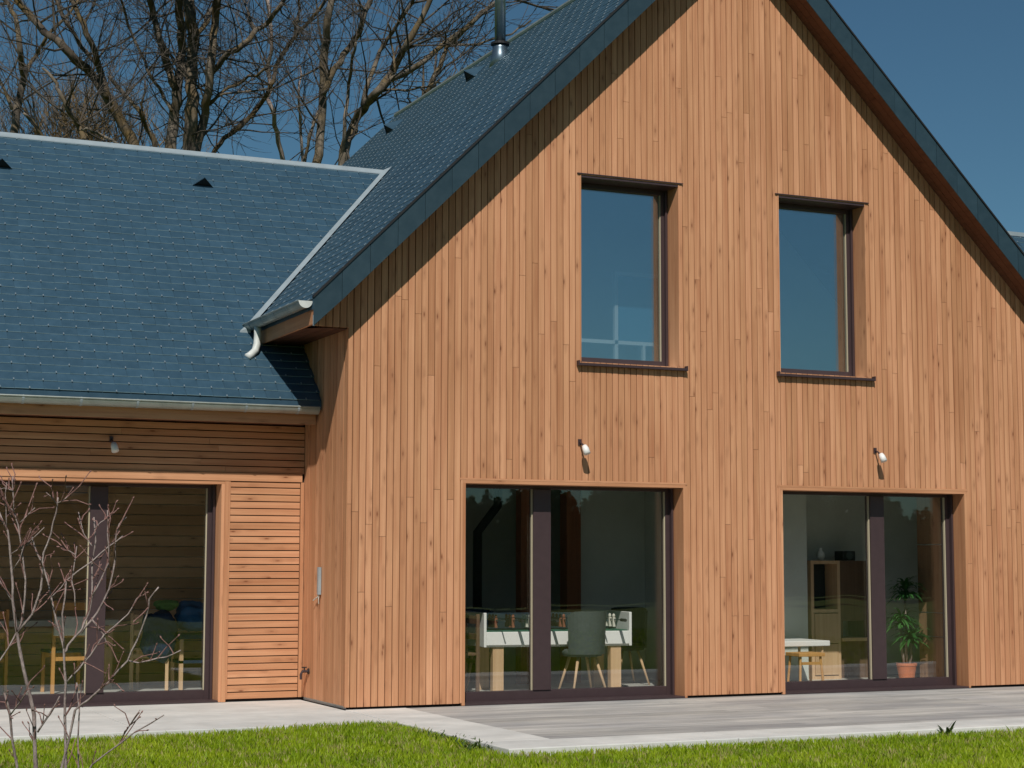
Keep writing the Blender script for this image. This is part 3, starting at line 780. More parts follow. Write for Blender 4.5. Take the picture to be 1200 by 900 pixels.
# ------------------------------------------------------------------ trees behind the house
def grow(mb, p, d, L, r, lvl, up=.25, spread=.7, m=0):
    """a branch with its twigs"""
    K = 5; pts = [p.copy()]; q = p.copy(); dd = d/np.linalg.norm(d)
    for i in range(K):
        dd = dd + rng.normal(0, .14, 3) + np.array((0,0,up*.12)); dd /= np.linalg.norm(dd)
        q = q + dd*L/K; pts.append(q.copy())
    mb.tube(pts, [r*(1-.75*i/K) for i in range(K+1)], 5 if lvl > 1 else 3, m, False)
    if lvl <= 0: return
    for j in range(int(rng.integers(3, 6))):
        t = rng.uniform(.25, .98); i = min(int(t*K), K-1); b = pts[i]+(pts[i+1]-pts[i])*(t*K-i)
        ax = pts[i+1]-pts[i]; ax = ax/np.linalg.norm(ax)
        nd = ax + rng.normal(0, spread*.62, 3); nd[2] += .12
        grow(mb, b, nd, L*rng.uniform(.42, .68), max(r*(1-.6*t)*.6, .0055), lvl-1, up, spread, m)
def tree(name, label, limbs, depth, tmat, cmat, twigs=1., twl=2.2, first_down=True):
    sc_ = depth/FPX
    b0 = at(limbs[0][0][0][0], limbs[0][0][0][1], depth)
    e = empty(name, (float(b0[0]), float(b0[1]), -.06), label, 'tree', 'bare trees behind the low roof')
    tr = MB(); cr = MB()
    for li, (pts, w0, w1) in enumerate(limbs):
        dj = 0.
        W = []; n = len(pts)
        for i, (px, py) in enumerate(pts): W.append(at(px, py, depth + (rng.normal(0, .5) if 0 < i else 0)*min(1, i/2)))
        R_ = [.5*(w0+(w1-w0)*i/(n-1))*sc_ for i in range(n)]
        # refine with slight wander
        P, RR = [W[0]], [R_[0]]
        for i in range(n-1):
            for t in (.34, .67, 1.):
                q = W[i]+(W[i+1]-W[i])*t
                if t < 1: q = q + rng.normal(0, .022*np.linalg.norm(W[i+1]-W[i]), 3)
                P.append(q); RR.append((R_[i]+(R_[i+1]-R_[i])*t)*rng.uniform(.93,1.07))
        if pts[0][1] > 150 and first_down:
            P = [np.array((P[0][0], P[0][1], -.1))]+P; RR = [RR[0]*1.35]+RR
        # carry on above the frame
        d = P[-1]-P[-2]; d /= np.linalg.norm(d)
        tr.tube(P, RR, 9, 0, True)
        if pts[-1][1] < 12: 
            for _ in range(3): grow(cr, P[-1], d+rng.normal(0,.25,3), 4.2, RR[-1]*.8, 3)
        nt = max(2, int(len(P)*.68*twigs))
        for j in range(nt):
            i = int(rng.integers(2 if len(P) > 6 else 1, len(P)-1)); ax = P[i+1]-P[i]; ax /= np.linalg.norm(ax)
            nd = ax*.5+rng.normal(0, .62, 3)+np.array((0,0,.18)); h = P[i][2]
            if h < 6.5 and rng.random() < .5: continue
            grow(cr, P[i], nd, twl*rng.uniform(.5, 1.25), min(RR[i]*.5, .028)*rng.uniform(.6,1), 2)
    tr.build('trunk', tmat, e, smooth=True); cr.build('crown', cmat, e)
    return e
T = [
 ('bare_tree', 'leftmost bare tree, its knobbly trunk rising near the left edge of the photo', [([(16,158),(22,120),(28,90),(24,60),(20,30),(10,4)],10,5),([(28,88),(42,66),(54,44),(75,22),(92,0)],5,3),([(14,128),(2,98),(-12,90)],4,3)], 37, 'bark'),
 ('bare_tree', 'crooked low bare tree between the leftmost trunk and the big leaning one', [([(98,160),(92,146),(80,130),(70,108),(62,92),(50,80)],7,3),([(138,168),(118,158),(104,150),(96,152)],4,3),([(50,160),(38,142),(28,133)],5,3)], 33, 'bark'),
 ('bare_tree', 'big bare tree leaning left with a long mossy limb', [([(158,172),(140,138),(125,112),(108,88),(88,70),(70,50),(52,38),(30,12),(8,-15)],13,7),([(126,114),(118,85),(107,50),(92,18),(78,-12)],9,5),([(115,78),(95,55),(80,30),(66,0),(60,-12)],5,4)], 35, 'bark_dark'),
 ('bare_tree', 'thin bare tree standing between the leaning tree and the tall trunks', [([(182,170),(170,146),(165,132),(145,110),(128,88)],6,4),([(167,136),(170,94)],3,2)], 38, 'bark'),
 ('bare_tree', 'tall bare tree with several thick lichen covered trunks', [([(200,174),(204,140),(207,110),(211,85),(214,58),(210,20),(208,-12)],14,9),([(206,104),(196,78),(188,50),(180,20),(174,-10)],9,7),([(201,130),(190,110),(178,92),(165,62),(150,30),(140,-5)],4,3),([(222,175),(224,130),(225,90),(227,50),(223,15),(220,-12)],16,12),([(230,176),(238,145),(244,110),(248,70),(252,30),(256,-10)],11,9),([(246,88),(262,68),(285,52),(310,30),(328,8),(336,-8)],7,5),([(227,45),(238,32),(250,8),(254,-8)],6,5),([(244,120),(262,110),(290,107),(312,104)],3,2),([(246,122),(260,108),(285,95),(310,80)],4,3)], 36, 'bark'),
 ('bare_tree', 'bare tree with one long limb curving up to the right', [([(250,180),(262,162),(285,145),(303,125),(317,100),(323,78),(335,58),(348,40),(358,30),(372,14),(390,-8)],6,4),([(347,40),(345,25),(352,12),(347,-6)],4,3)], 39, 'bark_dark'),
 ('bare_tree', 'slender pale barked tree behind the curving limb', [([(332,190),(325,155),(318,125),(316,95),(318,40),(313,-6)],6,4)], 42, 'birch'),
 ('bare_tree', 'thin pale sapling between the pale tree and the forked trunk', [([(355,188),(352,150),(350,110),(352,78)],4,2)], 41, 'birch'),
 ('bare_tree', 'bare tree with straight trunk forking right, left of the spreading mossy tree', [([(370,194),(376,150),(378,110),(380,60),(384,20),(389,-10)],11,8),([(377,112),(392,80),(410,55),(425,25),(437,-10)],8,6),([(357,190),(362,160),(373,130)],4,3)], 36, 'bark'),
 ('bare_tree', 'mossy bare tree spreading right over the gable roof', [([(402,195),(405,170),(415,145),(430,120),(445,105),(460,85),(475,55),(495,20),(508,-10)],12,6),([(440,110),(460,92),(490,76),(510,60),(535,40),(560,20),(592,-4)],7,5),([(425,124),(432,95),(445,60),(460,38),(482,4)],6,4),([(400,192),(404,150),(408,110),(412,75),(417,50)],5,3),([(445,108),(475,106),(500,102),(528,90)],3,2),([(463,85),(458,50),(455,28)],3,2)], 34, 'bark'),
 ('bare_tree', 'bare tree mostly hidden behind the gable roof near the flue pipe', [([(480,165),(495,118),(506,95),(518,70),(523,55),(542,38),(566,12)],7,4),([(495,118),(496,70)],3,2),([(523,55),(560,52),(600,40),(622,24)],3,2)], 37, 'bark'),
]
for (nm, lab, limbs, dep, mt) in T:
    tree(nm, lab, limbs, dep, M[mt], M['twig'] if mt != 'birch' else M['twig'])
# brushwood behind
for (px, py, lab, nn) in ((92,150,'brown brushwood bush behind the low roof at the foot of the crooked tree',120), (45,165,'lower brown bush behind the roof ridge near the leftmost tree',60), (150,160,'twiggy tan bush behind the roof at the foot of the leaning tree',60)):
    b = at(px, py+8, 40); mb = MB()
    for i in range(nn):
        p = b+np.array((rng.normal(0,.9), rng.normal(0,.6), rng.uniform(-2.0,.1))); grow(mb, p, np.array((rng.normal(0,.4), rng.normal(0,.3), 1.)), rng.uniform(.7,1.6), .016, 2)
    mb.tube([(b[0],b[1],-.06),(b[0]+.1,b[1],b[2]-1.)], [.12,.05], 6, 0)
    e = empty('bush', (float(b[0]),float(b[1]),-.06), lab, 'bush', 'brown bushes behind the roof'); mb.build('twigs', M['thicket'], e)

# ------------------------------------------------------------------ bare shrub in the foreground
SD = 6.6
stems = [
 ([(50,1085),(46,960),(42,900),(40,838),(30,794),(24,766),(20,742),(17,720),(15,684),(12,648),(9,622),(-2,598)], 7, 2.6, 0),
 ([(20,742),(38,720),(48,690),(50,665),(51,648),(60,625),(66,600),(68,583)], 4, 2.2, .0),
 ([(56,1085),(70,960),(77,900),(76,840),(77,800),(75,760),(68,735),(60,700),(52,668),(42,645),(35,620)], 5, 2, .12),
 ([(20,742),(27,718),(30,680),(25,640),(21,614),(17,602)], 3.4, 2, .02),
 ([(77,765),(80,756),(96,738),(104,719),(108,698),(108,660),(110,606)], 4, 2.2, .1),
 ([(108,698),(118,680),(127,660),(126,625),(126,598)], 2.6, 1.6, .1),
 ([(95,742),(107,727),(114,718),(128,690),(135,656),(136,626),(140,614),(148,606)], 3.4, 2, .15),
 ([(75,760),(73,720),(78,680),(108,658),(128,640),(144,628)], 3, 1.8, .1),
 ([(64,1085),(72,900),(88,832),(104,820),(128,798),(150,774),(160,752),(172,720),(175,702),(186,688)], 4, 2.2, -.1),
 ([(150,774),(163,777),(176,774),(195,770),(212,762)], 2.4, 1.6, -.1),
 ([(78,800),(92,785),(106,768),(122,744),(150,720),(160,702),(165,697)], 3, 1.8, .05),
 ([(108,726),(115,736),(122,744),(126,758)], 2.4, 1.8, .05),
 ([(45,1085),(28,960),(20,898),(12,840),(5,812)], 5, 3, -.15),
 ([(12,838),(24,822),(33,810)], 2.4, 1.6, -.15), ([(44,858),(56,840),(66,824),(70,816)], 3.4, 2, .0),
 ([(60,1085),(86,960),(92,898),(93,832),(90,800)], 3.4, 1.8, .2),
 ([(66,1085),(90,930),(108,896),(140,872),(176,848),(192,838)], 3.4, 1.6, -.2), ([(140,872),(152,850),(164,832)], 2, 1.2, -.2),
 ([(-25,800),(0,774),(20,740)], 2.6, 2.6, 0), ([(24,612),(32,604),(41,595)], 1.8, 1.2, .02), ([(66,590),(60,582),(54,577)], 1.8, 1.2, 0), ([(67,590),(76,585),(84,579)], 1.8, 1.2, 0),
 ([(88,650),(80,645),(73,643)], 1.8, 1.2, .1), ([(15,706),(6,690),(-8,668)], 2.6, 2, 0), ([(12,650),(30,638),(52,618)], 2, 1.3, 0), ([(15,668),(28,640),(40,634)], 1.6, 1.2, 0),
 ([(16,600),(15,575),(15,558)], 1.8, 1.2, .02), ([(15,575),(5,572),(-4,575)], 1.4, 1.1, .02), ([(17,600),(8,590),(2,580)], 1.5,1.1,.02), ([(8,622),(7,590),(8,565)], 1.8, 1.2, .0),
 ([(88,710),(84,680),(88,655),(90,640)], 2, 1.4, .1), ([(108,640),(98,625),(92,600)], 1.6, 1.2, .1), ([(110,620),(118,612),(128,606)], 1.6, 1.2, .1), ([(60,700),(72,688),(80,676)], 1.6,1.2,.1),
]
b = at(55, 1085, SD); 
e = empty('bare_shrub', (float(b[0]), float(b[1]), -.06), 'leafless young shrub with thin pinkish stems in the left foreground', 'shrub')
mb = MB(); tw = MB()
for pts, w0, w1, dz in stems:
    n = len(pts); W = [at(px, py, SD+dz*(.4+.6*i/(n-1) if py < 1000 else .2)) for i, (px, py) in enumerate(pts)]
    W = [np.array((p[0], p[1], max(p[2], -.07))) for p in W]
    P, RR = [W[0]], [.5*w0*SD/FPX*.74]
    for i in range(n-1):
        for t in (.5, 1.):
            q = W[i]+(W[i+1]-W[i])*t
            if t < 1: q = q + rng.normal(0, .02*np.linalg.norm(W[i+1]-W[i]), 3)
            f_ = (i+t)/(n-1); P.append(q); RR.append(.5*(w0+(w1-w0)*f_)*SD/FPX*.74*(1.12 if t == 1 else 1.))
    mb.tube(P, RR, 8, 0, True)
    for j in range(max(1, int(n*1.35))):
        i = int(rng.integers(1, len(P)-1))
        if P[i][2] < .5: continue
        ax = P[i+1]-P[i]; ax /= np.linalg.norm(ax); nd = ax+rng.normal(0,.6,3)+np.array((0,0,.3)); nd /= np.linalg.norm(nd)
        L = rng.uniform(.03,.13); q1 = P[i]+nd*L*.5; q2 = q1+(nd+rng.normal(0,.3,3))*L*.5
        tw.tube([P[i], q1, q2], [.0026,.0021,.0015], 5, 0)
        tw.tube([q2-nd*.001, q2+nd*.006, q2+nd*.012], [.0015,.0034,.0008], 5, 0)
mb.build('stems', M['shrub'], e, smooth=True); tw.build('twigs', M['shrub_twig'], e)

# ------------------------------------------------------------------ furniture behind the glass
FZ = .02
# football table
tx, ty, tr_ = 2.78, 1.34, -.13
e = empty('football_table', (tx, ty, FZ), 'white football table on pale wooden legs behind the glass door', 'game table')
m = MB(); R4 = dict(m=0)
for (a,b_,c_,d_,z0,z1) in ((-.80,.80,-.36,-.33,.52,.66),(-.80,.80,.33,.36,.52,.84),(-.83,-.80,-.36,.36,.50,.86),(.80,.83,-.36,.36,.50,.86),(-.80,.80,-.33,.33,.50,.53)):
    m.rbox(tx,ty,tr_,a,b_,c_,d_,z0,z1)
m.build('body', M['white'], e, bevel=.006)
m = MB(); m.rbox(tx,ty,tr_,-.79,.79,-.32,.32,.66,.67); m.build('playing_field', M['tray'], e)
for sx in (-.66,.66):
    for sy in (-.27,.27): m = MB(); m.rbox(tx,ty,tr_,sx-.06,sx+.06,sy-.05,sy+.05,FZ,.50); m.build('leg', M['furn'], e, bevel=.004)
c0, s0 = math.cos(tr_), math.sin(tr_)
def TT(x, y, z): return np.array((tx+c0*x-s0*y, ty+s0*x+c0*y, z))
for i in range(8):
    rx = -.665+.19*i; rodm = MB(); rodm.tube([TT(rx,-.58,.78),TT(rx,.5,.78)], .007, 8); rod = rodm.build('rod', M['steel'], e)
    sgn = -1 if i % 2 else 1; hm_ = MB(); hm_.tube([TT(rx,sgn*.47,.78),TT(rx,sgn*.60,.78)], .017, 10); hm_.build('handle', M['black'], rod)
    for py in (-.24,-.12,0,.12,.24)[:(5 if i in (3,4) else 3)]:
        q = MB(); c_ = TT(rx, py, 0); q.rbox(c_[0],c_[1],tr_,-.014,.014,-.018,.018,.70,.80); q.lathe((c_[0],c_[1],.80),[(.010,0),(.017,.012),(.015,.03),(.005,.04)],8)
        q.build('player', M['brownred'] if (i//2) % 2 == 0 else M['cream'], rod)
# tub chair in front of the table
def tub_chair(x, y, rot, label, shell, group):
    e = empty('tub_chair', (x, y, FZ), label, 'chair', group)
    m = MB(); n = 14
    # curved back and arms
    for i in range(n):
        a0 = math.pi*(1.14+.72*i/n)+rot; a1 = math.pi*(1.14+.72*(i+1)/n)+rot
        for (ri, ro) in ((.20,.235),):
            z0, z1 = .43, .88-.05*(abs((i+.5)/n-.5)*2)**6
            P = lambda a, r, z: (x+r*math.cos(a), y+r*math.sin(a), z)
            m.hexa([P(a0,ri,z0),P(a0,ro,z0),P(a1,ro,z0),P(a1,ri,z0)],[P(a0,ri+.02,z1),P(a0,ro+.02,z1),P(a1,ro+.02,z1),P(a1,ri+.02,z1)])
    m.build('backrest', shell, e)
    m = MB(); m.lathe((x,y,.40),[(.15,0),(.205,.01),(.218,.05),(.19,.075)],24); m.build('seat', shell, e, smooth=True)
    for sx in (-1,1):
        for sy in (-1,1):
            m = MB(); m.tube([(x+.10*sx,y+.10*sy,.40),(x+.20*sx,y+.18*sy,FZ)],[.017,.011],10); m.build('leg', M['furn'], e, smooth=True)
tub_chair(2.93, .82, 0, 'grey shell chair with its back to the glass in front of the football table', M['grey_fab'], 'shell chairs around the football table')
tub_chair(3.95, 1.75, 2.4, 'black shell chair at the right end of the football table', M['black'], 'shell chairs around the football table')
tub_chair(2.25, 2.05, 3.1, 'dark shell chair behind the left part of the football table', M['navy'], 'shell chairs around the football table')
def wood_chair(x, y, rot, label, mat, group, seatmat=None, h=.86):
    e = empty('wooden_chair', (x, y, FZ), label, 'chair', group)
    for (sx, sy, hh) in ((-.19,-.19,h),(.19,-.19,h),(-.19,.19,.44),(.19,.19,.44)):
        m = MB(); m.rbox(x,y,rot,sx-.018,sx+.018,sy-.018,sy+.018,FZ,hh); m.build('leg', mat, e, bevel=.003)
    m = MB(); m.rbox(x,y,rot,-.215,.215,-.17,.215,.44,.47); m.build('seat', seatmat or mat, e, bevel=.006)
    m = MB(); m.rbox(x,y,rot,-.17,.17,-.20,-.18,h-.10,h-.02); m.rbox(x,y,rot,-.17,.17,-.20,-.18,.60,.66); m.build('backrest', mat, e)
    m = MB(); m.rbox(x,y,rot,-.172,.172,-.197,-.18,.36,.40); m.build('rail', mat, e); m = MB(); m.rbox(x,y,rot,-.172,.172,.18,.197,.38,.43); m.build('rail', mat, e)
wood_chair(1.50, .92, 1.5, 'brown wooden chair at the left jamb beside the football table', M['dark_furn'], 'wooden chairs by the glass')
# stove with bent pipe
e = empty('wood_stove', (2.70,3.1,FZ), 'black wood stove with a bent flue pipe in the dark room', 'stove')
sx_, sy_ = 2.70, 3.1
m = MB(); m.box(sx_-.22,sx_+.22,sy_-.2,sy_+.2,.25,.78); m.build('body', M['black'], e, bevel=.01)
m = MB(); m.box(sx_-.18,sx_+.18,sy_-.16,sy_+.16,FZ,.249); m.build('base', M['black'], e)
m = MB(); m.tube([(sx_,sy_,.78),(sx_,sy_,1.74),(sx_+.26,sy_,2.06),(sx_+.26,sy_,2.49)], .055, 14); m.build('flue_pipe', M['black'], e, smooth=True)
# low white table and stool behind the right door
e = empty('low_table', (5.4,1.15,FZ), 'low white table on thin wooden legs behind the right glass door', 'table')
m = MB(); m.box(4.95,6.06,.80,1.38,.455,.515); m.build('tabletop', M['white'], e, bevel=.008)
for (a,b_) in ((5.02,.86),(5.99,.86),(5.02,1.32),(5.99,1.32)): m = MB(); m.tube([(a,b_,FZ),(a,b_,.455)],.016,10); m.build('leg', M['furn'], e)
def stool(x, y, label):
    e = empty('stool', (x,y,FZ), label, 'stool', 'small wooden stools at the low table')
    m = MB(); m.box(x-.17,x+.17,y-.14,y+.14,.36,.40); m.build('seat', M['orange_wood'], e, bevel=.005)
    for sx in (-1,1):
        for sy in (-1,1): m = MB(); m.tube([(x+sx*.13,y+sy*.1,.36),(x+sx*.155,y+sy*.125,FZ)],.014,8); m.build('leg', M['orange_wood'], e)
    m = MB(); m.box(x-.12,x+.12,y-.118,y-.1,.27,.30); m.build('rail', M['orange_wood'], e)
stool(5.60, .62, 'small wooden stool in front of the low white table')
stool(5.22, 1.02, 'small wooden stool pushed under the low white table')
# oak cabinet, sideboard
def open_cabinet(x0,x1,y0,y1,label):
    e = empty('oak_cabinet', ((x0+x1)/2,(y0+y1)/2,FZ), label, 'cabinet')
    m = MB(); t=.04
    m.box(x0,x0+t,y0,y1,FZ,1.415); m.box(x1-t,x1,y0,y1,FZ,1.415); m.box(x0+t,x1-t,y0,y1,1.375,1.415); m.box(x0+t,x1-t,y0,y1,.80,.84); m.box(x0+t,x1-t,y0,y1,FZ,.06); m.box(x0+t,x1-t,y1-.02,y1,.06,1.375); m.build('carcass', M['furn'], e)
    m = MB(); m.box(x0+t+.003,x1-t-.003,y0-.012,y0+.006,.07,.43); m.build('drawer', M['furn'], e); m = MB(); m.box(x0+t+.003,x1-t-.003,y0-.012,y0+.006,.44,.79); m.build('drawer', M['furn'], e)
    m = MB(); m.box(x0+t+.002,x1-t-.002,y1-.10,y1-.022,.842,1.373); m.build('back_panel', M['black'], e)
open_cabinet(6.355,6.768,1.60,1.95,'pale oak cabinet with a dark open niche behind the right glass door')
e = empty('sideboard', (7.0,1.8,FZ), 'dark wooden wall unit beside the pale oak cabinet', 'cabinet')
m = MB(); m.box(6.775,7.19,1.62,2.0,.70,1.415); m.build('body', M['dark_furn'], e)
m = MB(); m.box(6.775,7.25,1.58,2.0,.46,.50); m.build('shelf', M['furn'], e); m = MB(); m.box(6.80,7.22,1.68,2.0,FZ,.459); m.build('lower_cupboard', M['dark_furn'], e)
for xx in (6.79, 7.14): m = MB(); m.box(xx,xx+.04,1.64,1.98,.501,.699); m.build('support', M['dark_furn'], e)
m = MB(); m.lathe((6.60,1.75,1.416),[(.03,0),(.05,.05),(.045,.09),(.018,.12),(.022,.15)],16); tag(m.build('vase', M['white'], smooth=True), 'small white vase standing on the pale oak cabinet', 'vase')
e = empty('speaker_box', (6.95,1.75,1.416), 'small black box on top of the dark wall unit', 'speaker'); m = MB(); m.box(6.86,7.04,1.66,1.84,1.416,1.53); m.build('housing', M['black'], e, bevel=.008)
m = MB(); m.tube([(6.95,1.66,1.475),(6.95,1.652,1.475)],.05,16); m.build('cone', M['grey_fab'], e)
# potted dracaena
px_, py_ = 7.39, 1.17
e = empty('potted_plant', (px_,py_,FZ), 'tall green dragon plant in a terracotta pot behind the right glass door', 'plant')
m = MB(); m.lathe((px_,py_,FZ),[(.085,0),(.115,.16),(.122,.165),(.122,.195),(.108,.195),(.10,.16)],28); m.build('pot', M['terracotta'], e, smooth=False)
m = MB(); m.lathe((px_,py_,FZ),[(.08,.15),(.10,.155),(.0,.158)],20); m.build('soil', M['bark_dark'], e)
st = MB(); lf = MB()
for (dx,dy,h) in ((0,0,1.08),(-.04,.03,.72),(.05,-.02,.50)):
    st.tube([(px_+dx*.4,py_+dy*.4,.15),(px_+dx,py_+dy,h*.55),(px_+dx*1.2,py_+dy,h)],[.02,.017,.013],8)
    for i in range(80):
        a = random.uniform(0,6.28); zz = h*random.uniform(.86,1.06)
        leaf_blade(lf, (px_+dx*1.2,py_+dy,zz), (math.cos(a),math.sin(a),random.uniform(.1,1.3)), random.uniform(.20,.36), .017, 1.5)
st.build('stem', M['birch'], e, smooth=True); lf.build('leaves', M['plant'], e)

# left room
wood_chair(-2.06, 3.0, .1, 'orange wooden chair with a blanket behind the left glass door', M['orange_wood'], 'wooden chairs by the glass', M['grey_fab'], .98)
wood_chair(-2.95, 2.9, .3, 'orange wooden chair at the far left behind the shrub stems', M['orange_wood'], 'wooden chairs by the glass', M['navy'], .90)
wood_chair(-1.12, 3.1, -.4, 'pale wooden chair carrying the dark backpack', M['furn'], 'wooden chairs by the glass', None, .84)
m = MB(); m.rbox(-2.06,3.0,.1,-.20,.20,-.235,-.203,.62,.82); tag(m.build('blanket', M['cream'], bevel=.01), 'pale folded blanket hanging over the orange chair back', 'blanket')
e = empty('dining_table', (-2.1,3.55,FZ), 'long dark covered table standing deeper in the left room', 'table')
m = MB(); m.box(-3.7,-1.45,3.32,3.76,.70,.76); m.build('tabletop', M['cream'], e)
for (a,b_) in ((-3.6,3.40),(-1.55,3.40),(-3.6,3.68),(-1.55,3.68)): m = MB(); m.box(a-.05,a+.05,b_-.05,b_+.05,FZ,.70); m.build('leg', M['furn'], e)
def blob(name, c, r, mat, label, cat, seed=0, extra=None):
    bpy_me = bpy.data.meshes.new(name); import bmesh
    bm = bmesh.new(); bmesh.ops.create_icosphere(bm, subdivisions=4, radius=1)
    q = np.random.default_rng(seed); ph = q.uniform(0,6,6)
    for v in bm.verts:
        p = v.co; p = Vector([math.copysign(abs(c_)**.72, c_) for c_ in p]); d = .92+.13*math.sin(4*p.x+ph[0])*math.cos(3*p.z+ph[1])+.09*math.sin(7*p.y+6*p.z+ph[2])+.05*math.sin(15*p.x+ph[3])*math.cos(13*p.z+ph[4])
        v.co = Vector((c[0]+p.x*r[0]*d, c[1]+p.y*r[1]*d, c[2]+p.z*r[2]*d))
    bm.to_mesh(bpy_me); bm.free(); bpy_me.materials.append(mat)
    for p in bpy_me.polygons: p.use_smooth = True
    o = bpy.data.objects.new(name, bpy_me); COL.objects.link(o); tag(o, label, cat); return o
blob('backpack', (-1.12,2.86,.60), (.19,.12,.27), M['navy'], 'dark backpack hanging on the pale chair', 'backpack', 1)
blob('jacket', (-1.02,2.95,.92), (.13,.10,.06), M['lime'], 'green and lime jacket piled above the dark backpack', 'jacket', 2)
o = blob('sports_bag', (-.70,3.05,.80), (.19,.16,.17), M['blue'], 'round blue bag near the right end of the left room', 'bag', 3)
e = empty('side_table', (-.68,3.1,FZ), 'dark side table under the round blue bag', 'table')
m = MB(); m.box(-.90,-.44,2.85,3.35,.56,.61); m.build('tabletop', M['navy'], e); m = MB(); m.box(-.88,-.46,2.87,3.33,.30,.33); m.build('shelf', M['navy'], e)
for (a,b_) in ((-.86,2.89),(-.48,2.89),(-.86,3.31),(-.48,3.31)): m = MB(); m.box(a-.02,a+.02,b_-.02,b_+.02,FZ,.56); m.build('leg', M['furn'], e)

# ------------------------------------------------------------------ what the panes mirror: hedge, trees and barn across the garden
def hedge(x0, x1, y, h, label, seed, n=30000):
    q = np.random.default_rng(seed)
    X = q.uniform(x0, x1, n); top = h*(.84+.14*np.sin(X*.55+seed)+.07*np.sin(X*1.7+seed*2)+.04*np.sin(X*5)+.03*np.sin(X*13))
    u_ = q.random(n); Z = top*u_**.6-.05; Yv = y+q.normal(0, .45, n)*(1.15-u_)
    A = q.uniform(0, 6.28, n); B = q.uniform(-1, 1, n); s = q.uniform(.035, .085, n)
    U = np.stack([np.cos(A), np.sin(A), B*.5], 1)*s[:,None]; W = np.stack([-np.sin(A)*.5, np.cos(A)*.5, .8+0*A], 1)*s[:,None]; P = np.stack([X, Yv, Z], 1)
    V = np.stack([P-U, P-W, P+U, P+W], 1).reshape(-1, 3)
    me = bpy.data.meshes.new('hedge'); me.vertices.add(4*n); me.vertices.foreach_set('co', V.reshape(-1))
    me.loops.add(4*n); me.loops.foreach_set('vertex_index', np.arange(4*n, dtype=np.int32)); me.polygons.add(n); me.polygons.foreach_set('loop_start', np.arange(0, 4*n, 4, dtype=np.int32))
    me.update(calc_edges=True); me.validate(); a = me.attributes.new('rnd', 'FLOAT', 'FACE'); a.data.foreach_set('value', q.random(n)); me.materials.append(M['leaf'])
    # dense inner mass of branches and leaves
    K = int((x1-x0)/.35); cv = []; xs_ = [x0+(x1-x0)*i/K for i in range(K+1)]
    for X_ in xs_:
        t_ = h*(.84+.14*math.sin(X_*.55+seed)+.07*math.sin(X_*1.7+seed*2)+.04*math.sin(X_*5)+.03*math.sin(X_*13))*.9
        wv = .25+.12*math.sin(X_*2.3); cv += [(X_, y-wv, 0), (X_, y-wv*.7, t_-.3), (X_, y, t_), (X_, y+wv*.7, t_-.3), (X_, y+wv, 0)]
    b_ = bpy.data.meshes.new('core'); b_.from_pydata(cv, [], [(i*5+j, i*5+j+1, i*5+j+6, i*5+j+5) for i in range(K) for j in range(4)])
    import bmesh
    bm = bmesh.new(); bm.from_mesh(me); bm.from_mesh(b_); bm.to_mesh(me); bm.free(); bpy.data.meshes.remove(b_)
    o = bpy.data.objects.new('hedge', me); COL.objects.link(o); tag(o, label, 'hedge')
hedge(-8, 26, -34, 4.9, 'green hedge across the garden mirrored in the gable glass doors', 1, 60000)
hedge(24, 70, -40, 4.6, 'far green hedge across the garden mirrored in the right glass door', 2, 80000)
def barn(x0, x1, y0, y1, h, rh, label):
    e = empty('timber_barn', ((x0+x1)/2,(y0+y1)/2,-.06), label, 'barn'); m = MB()
    z = 0
    while z < h: m.box(x0,x1,y1-.05,y1,z,min(z+.19,h)); z += .2
    xm = (x0+x1)/2; z = h
    while z < h+rh-.25:
        t = 1-(z+.2-h)/rh; m.box(xm-(xm-x0)*t, xm+(x1-xm)*t, y1-.05, y1, z, z+.19); z += .2
    m.box(x0,x1,y0,y1-.06,0,h)
    m.build('wall', M['barn'], e)
    m = MB()
    for s in (-1,1):
        xe = xm+s*(xm-x0+.5); a = [(xe,y0-.4,h-.5*rh/(xm-x0)),(xm,y0-.4,h+rh),(xm,y1+.4,h+rh),(xe,y1+.4,h-.5*rh/(xm-x0))]; b = [(p[0],p[1],p[2]+.2) for p in a]
        if s > 0: a=a[::-1]; b=b[::-1]
        m.hexa(a,b,0)
    m.build('roof', M['slate'], e)
barn(-5.8, 3.1, -38, -27, 2.6, 5.4, 'brown timber barn across the garden mirrored in the left part of the left glass door')
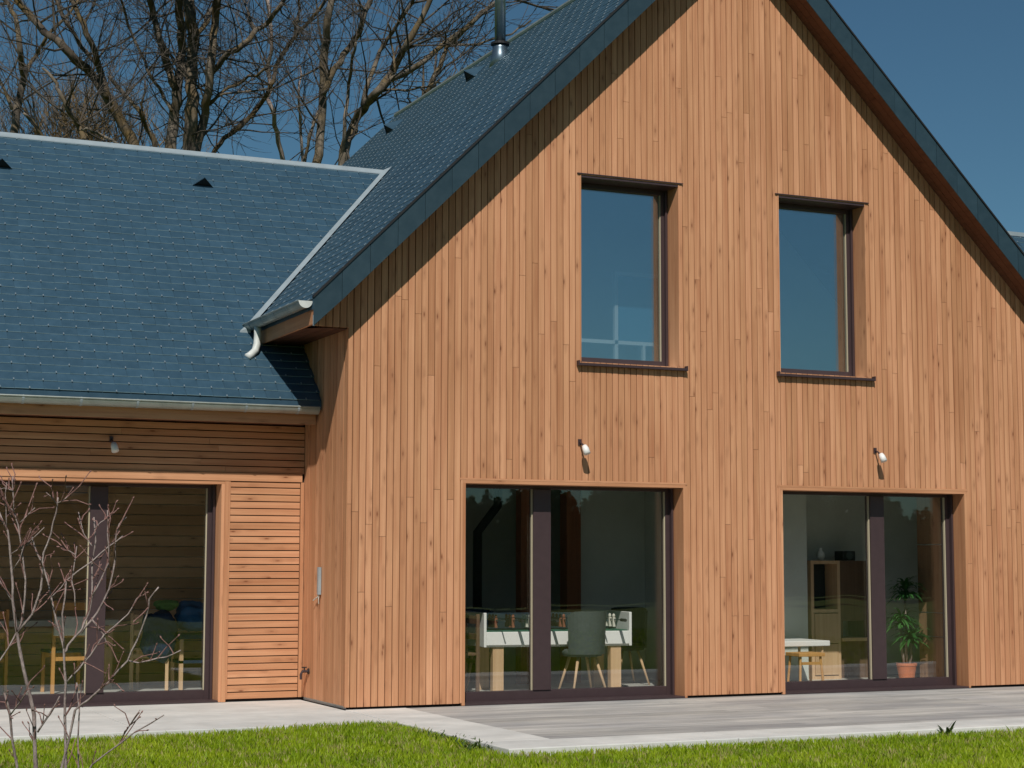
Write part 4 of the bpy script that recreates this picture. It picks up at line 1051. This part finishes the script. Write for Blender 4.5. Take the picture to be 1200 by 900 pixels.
barn(3.95, 10.4, -36, -26.5, 3.7, 3.4, 'larger brown timber barn across the garden mirrored in the right pane of the left door')

# ------------------------------------------------------------------ sky, sun, camera
SUN = Vector((-.47, -1., 1.15)).normalized()      # towards the sun
elev = math.asin(SUN.z); azim = math.atan2(SUN.x, SUN.y)
w = bpy.data.worlds.new('World'); sc.world = w; w.use_nodes = True; nt = w.node_tree
bg = nt.nodes['Background']; sky = nt.nodes.new('ShaderNodeTexSky'); sky.sky_type = 'NISHITA'; sky.sun_disc = False
sky.sun_elevation = elev; sky.sun_rotation = azim; sky.altitude = 300; sky.air_density = 1.0; sky.dust_density = .3; sky.ozone_density = 1.5
hs = nt.nodes.new('ShaderNodeMix'); hs.data_type = 'RGBA'; hs.blend_type = 'MULTIPLY'; hs.inputs[0].default_value = 1; hs.inputs[7].default_value = (.64, .98, 1.05, 1)
nt.links.new(sky.outputs[0], hs.inputs[6]); nt.links.new(hs.outputs[2], bg.inputs[0]); bg.inputs[1].default_value = .044
sun = bpy.data.lights.new('sun', 'SUN'); sun.energy = 3.9; sun.angle = math.radians(.5); sun.color = (1, .955, .88)
so = bpy.data.objects.new('sun', sun); COL.objects.link(so); so.rotation_euler = SUN.to_track_quat('Z', 'Y').to_euler()

cam = bpy.data.cameras.new('camera'); co = bpy.data.objects.new('camera', cam); COL.objects.link(co)
cam.sensor_fit = 'HORIZONTAL'; cam.sensor_width = 36; cam.lens = FPX/1200*36; cam.clip_end = 2000; cam.clip_start = .1
mt = mathutils.Matrix(((RX[0],UX[0],-FX[0],CAM[0]),(RX[1],UX[1],-FX[1],CAM[1]),(RX[2],UX[2],-FX[2],CAM[2]),(0,0,0,1)))
co.matrix_world = mt; sc.camera = co
vs = sc.view_settings; vs.view_transform = 'Standard'; vs.look = 'None'; vs.exposure = 0; vs.gamma = 1; vs.use_curve_mapping = False
sc.cycles.max_bounces = 10; sc.cycles.transparent_max_bounces = 16; sc.cycles.use_denoising = True
sc.cycles.caustics_reflective = False; sc.cycles.caustics_refractive = False; sc.cycles.sample_clamp_indirect = 6
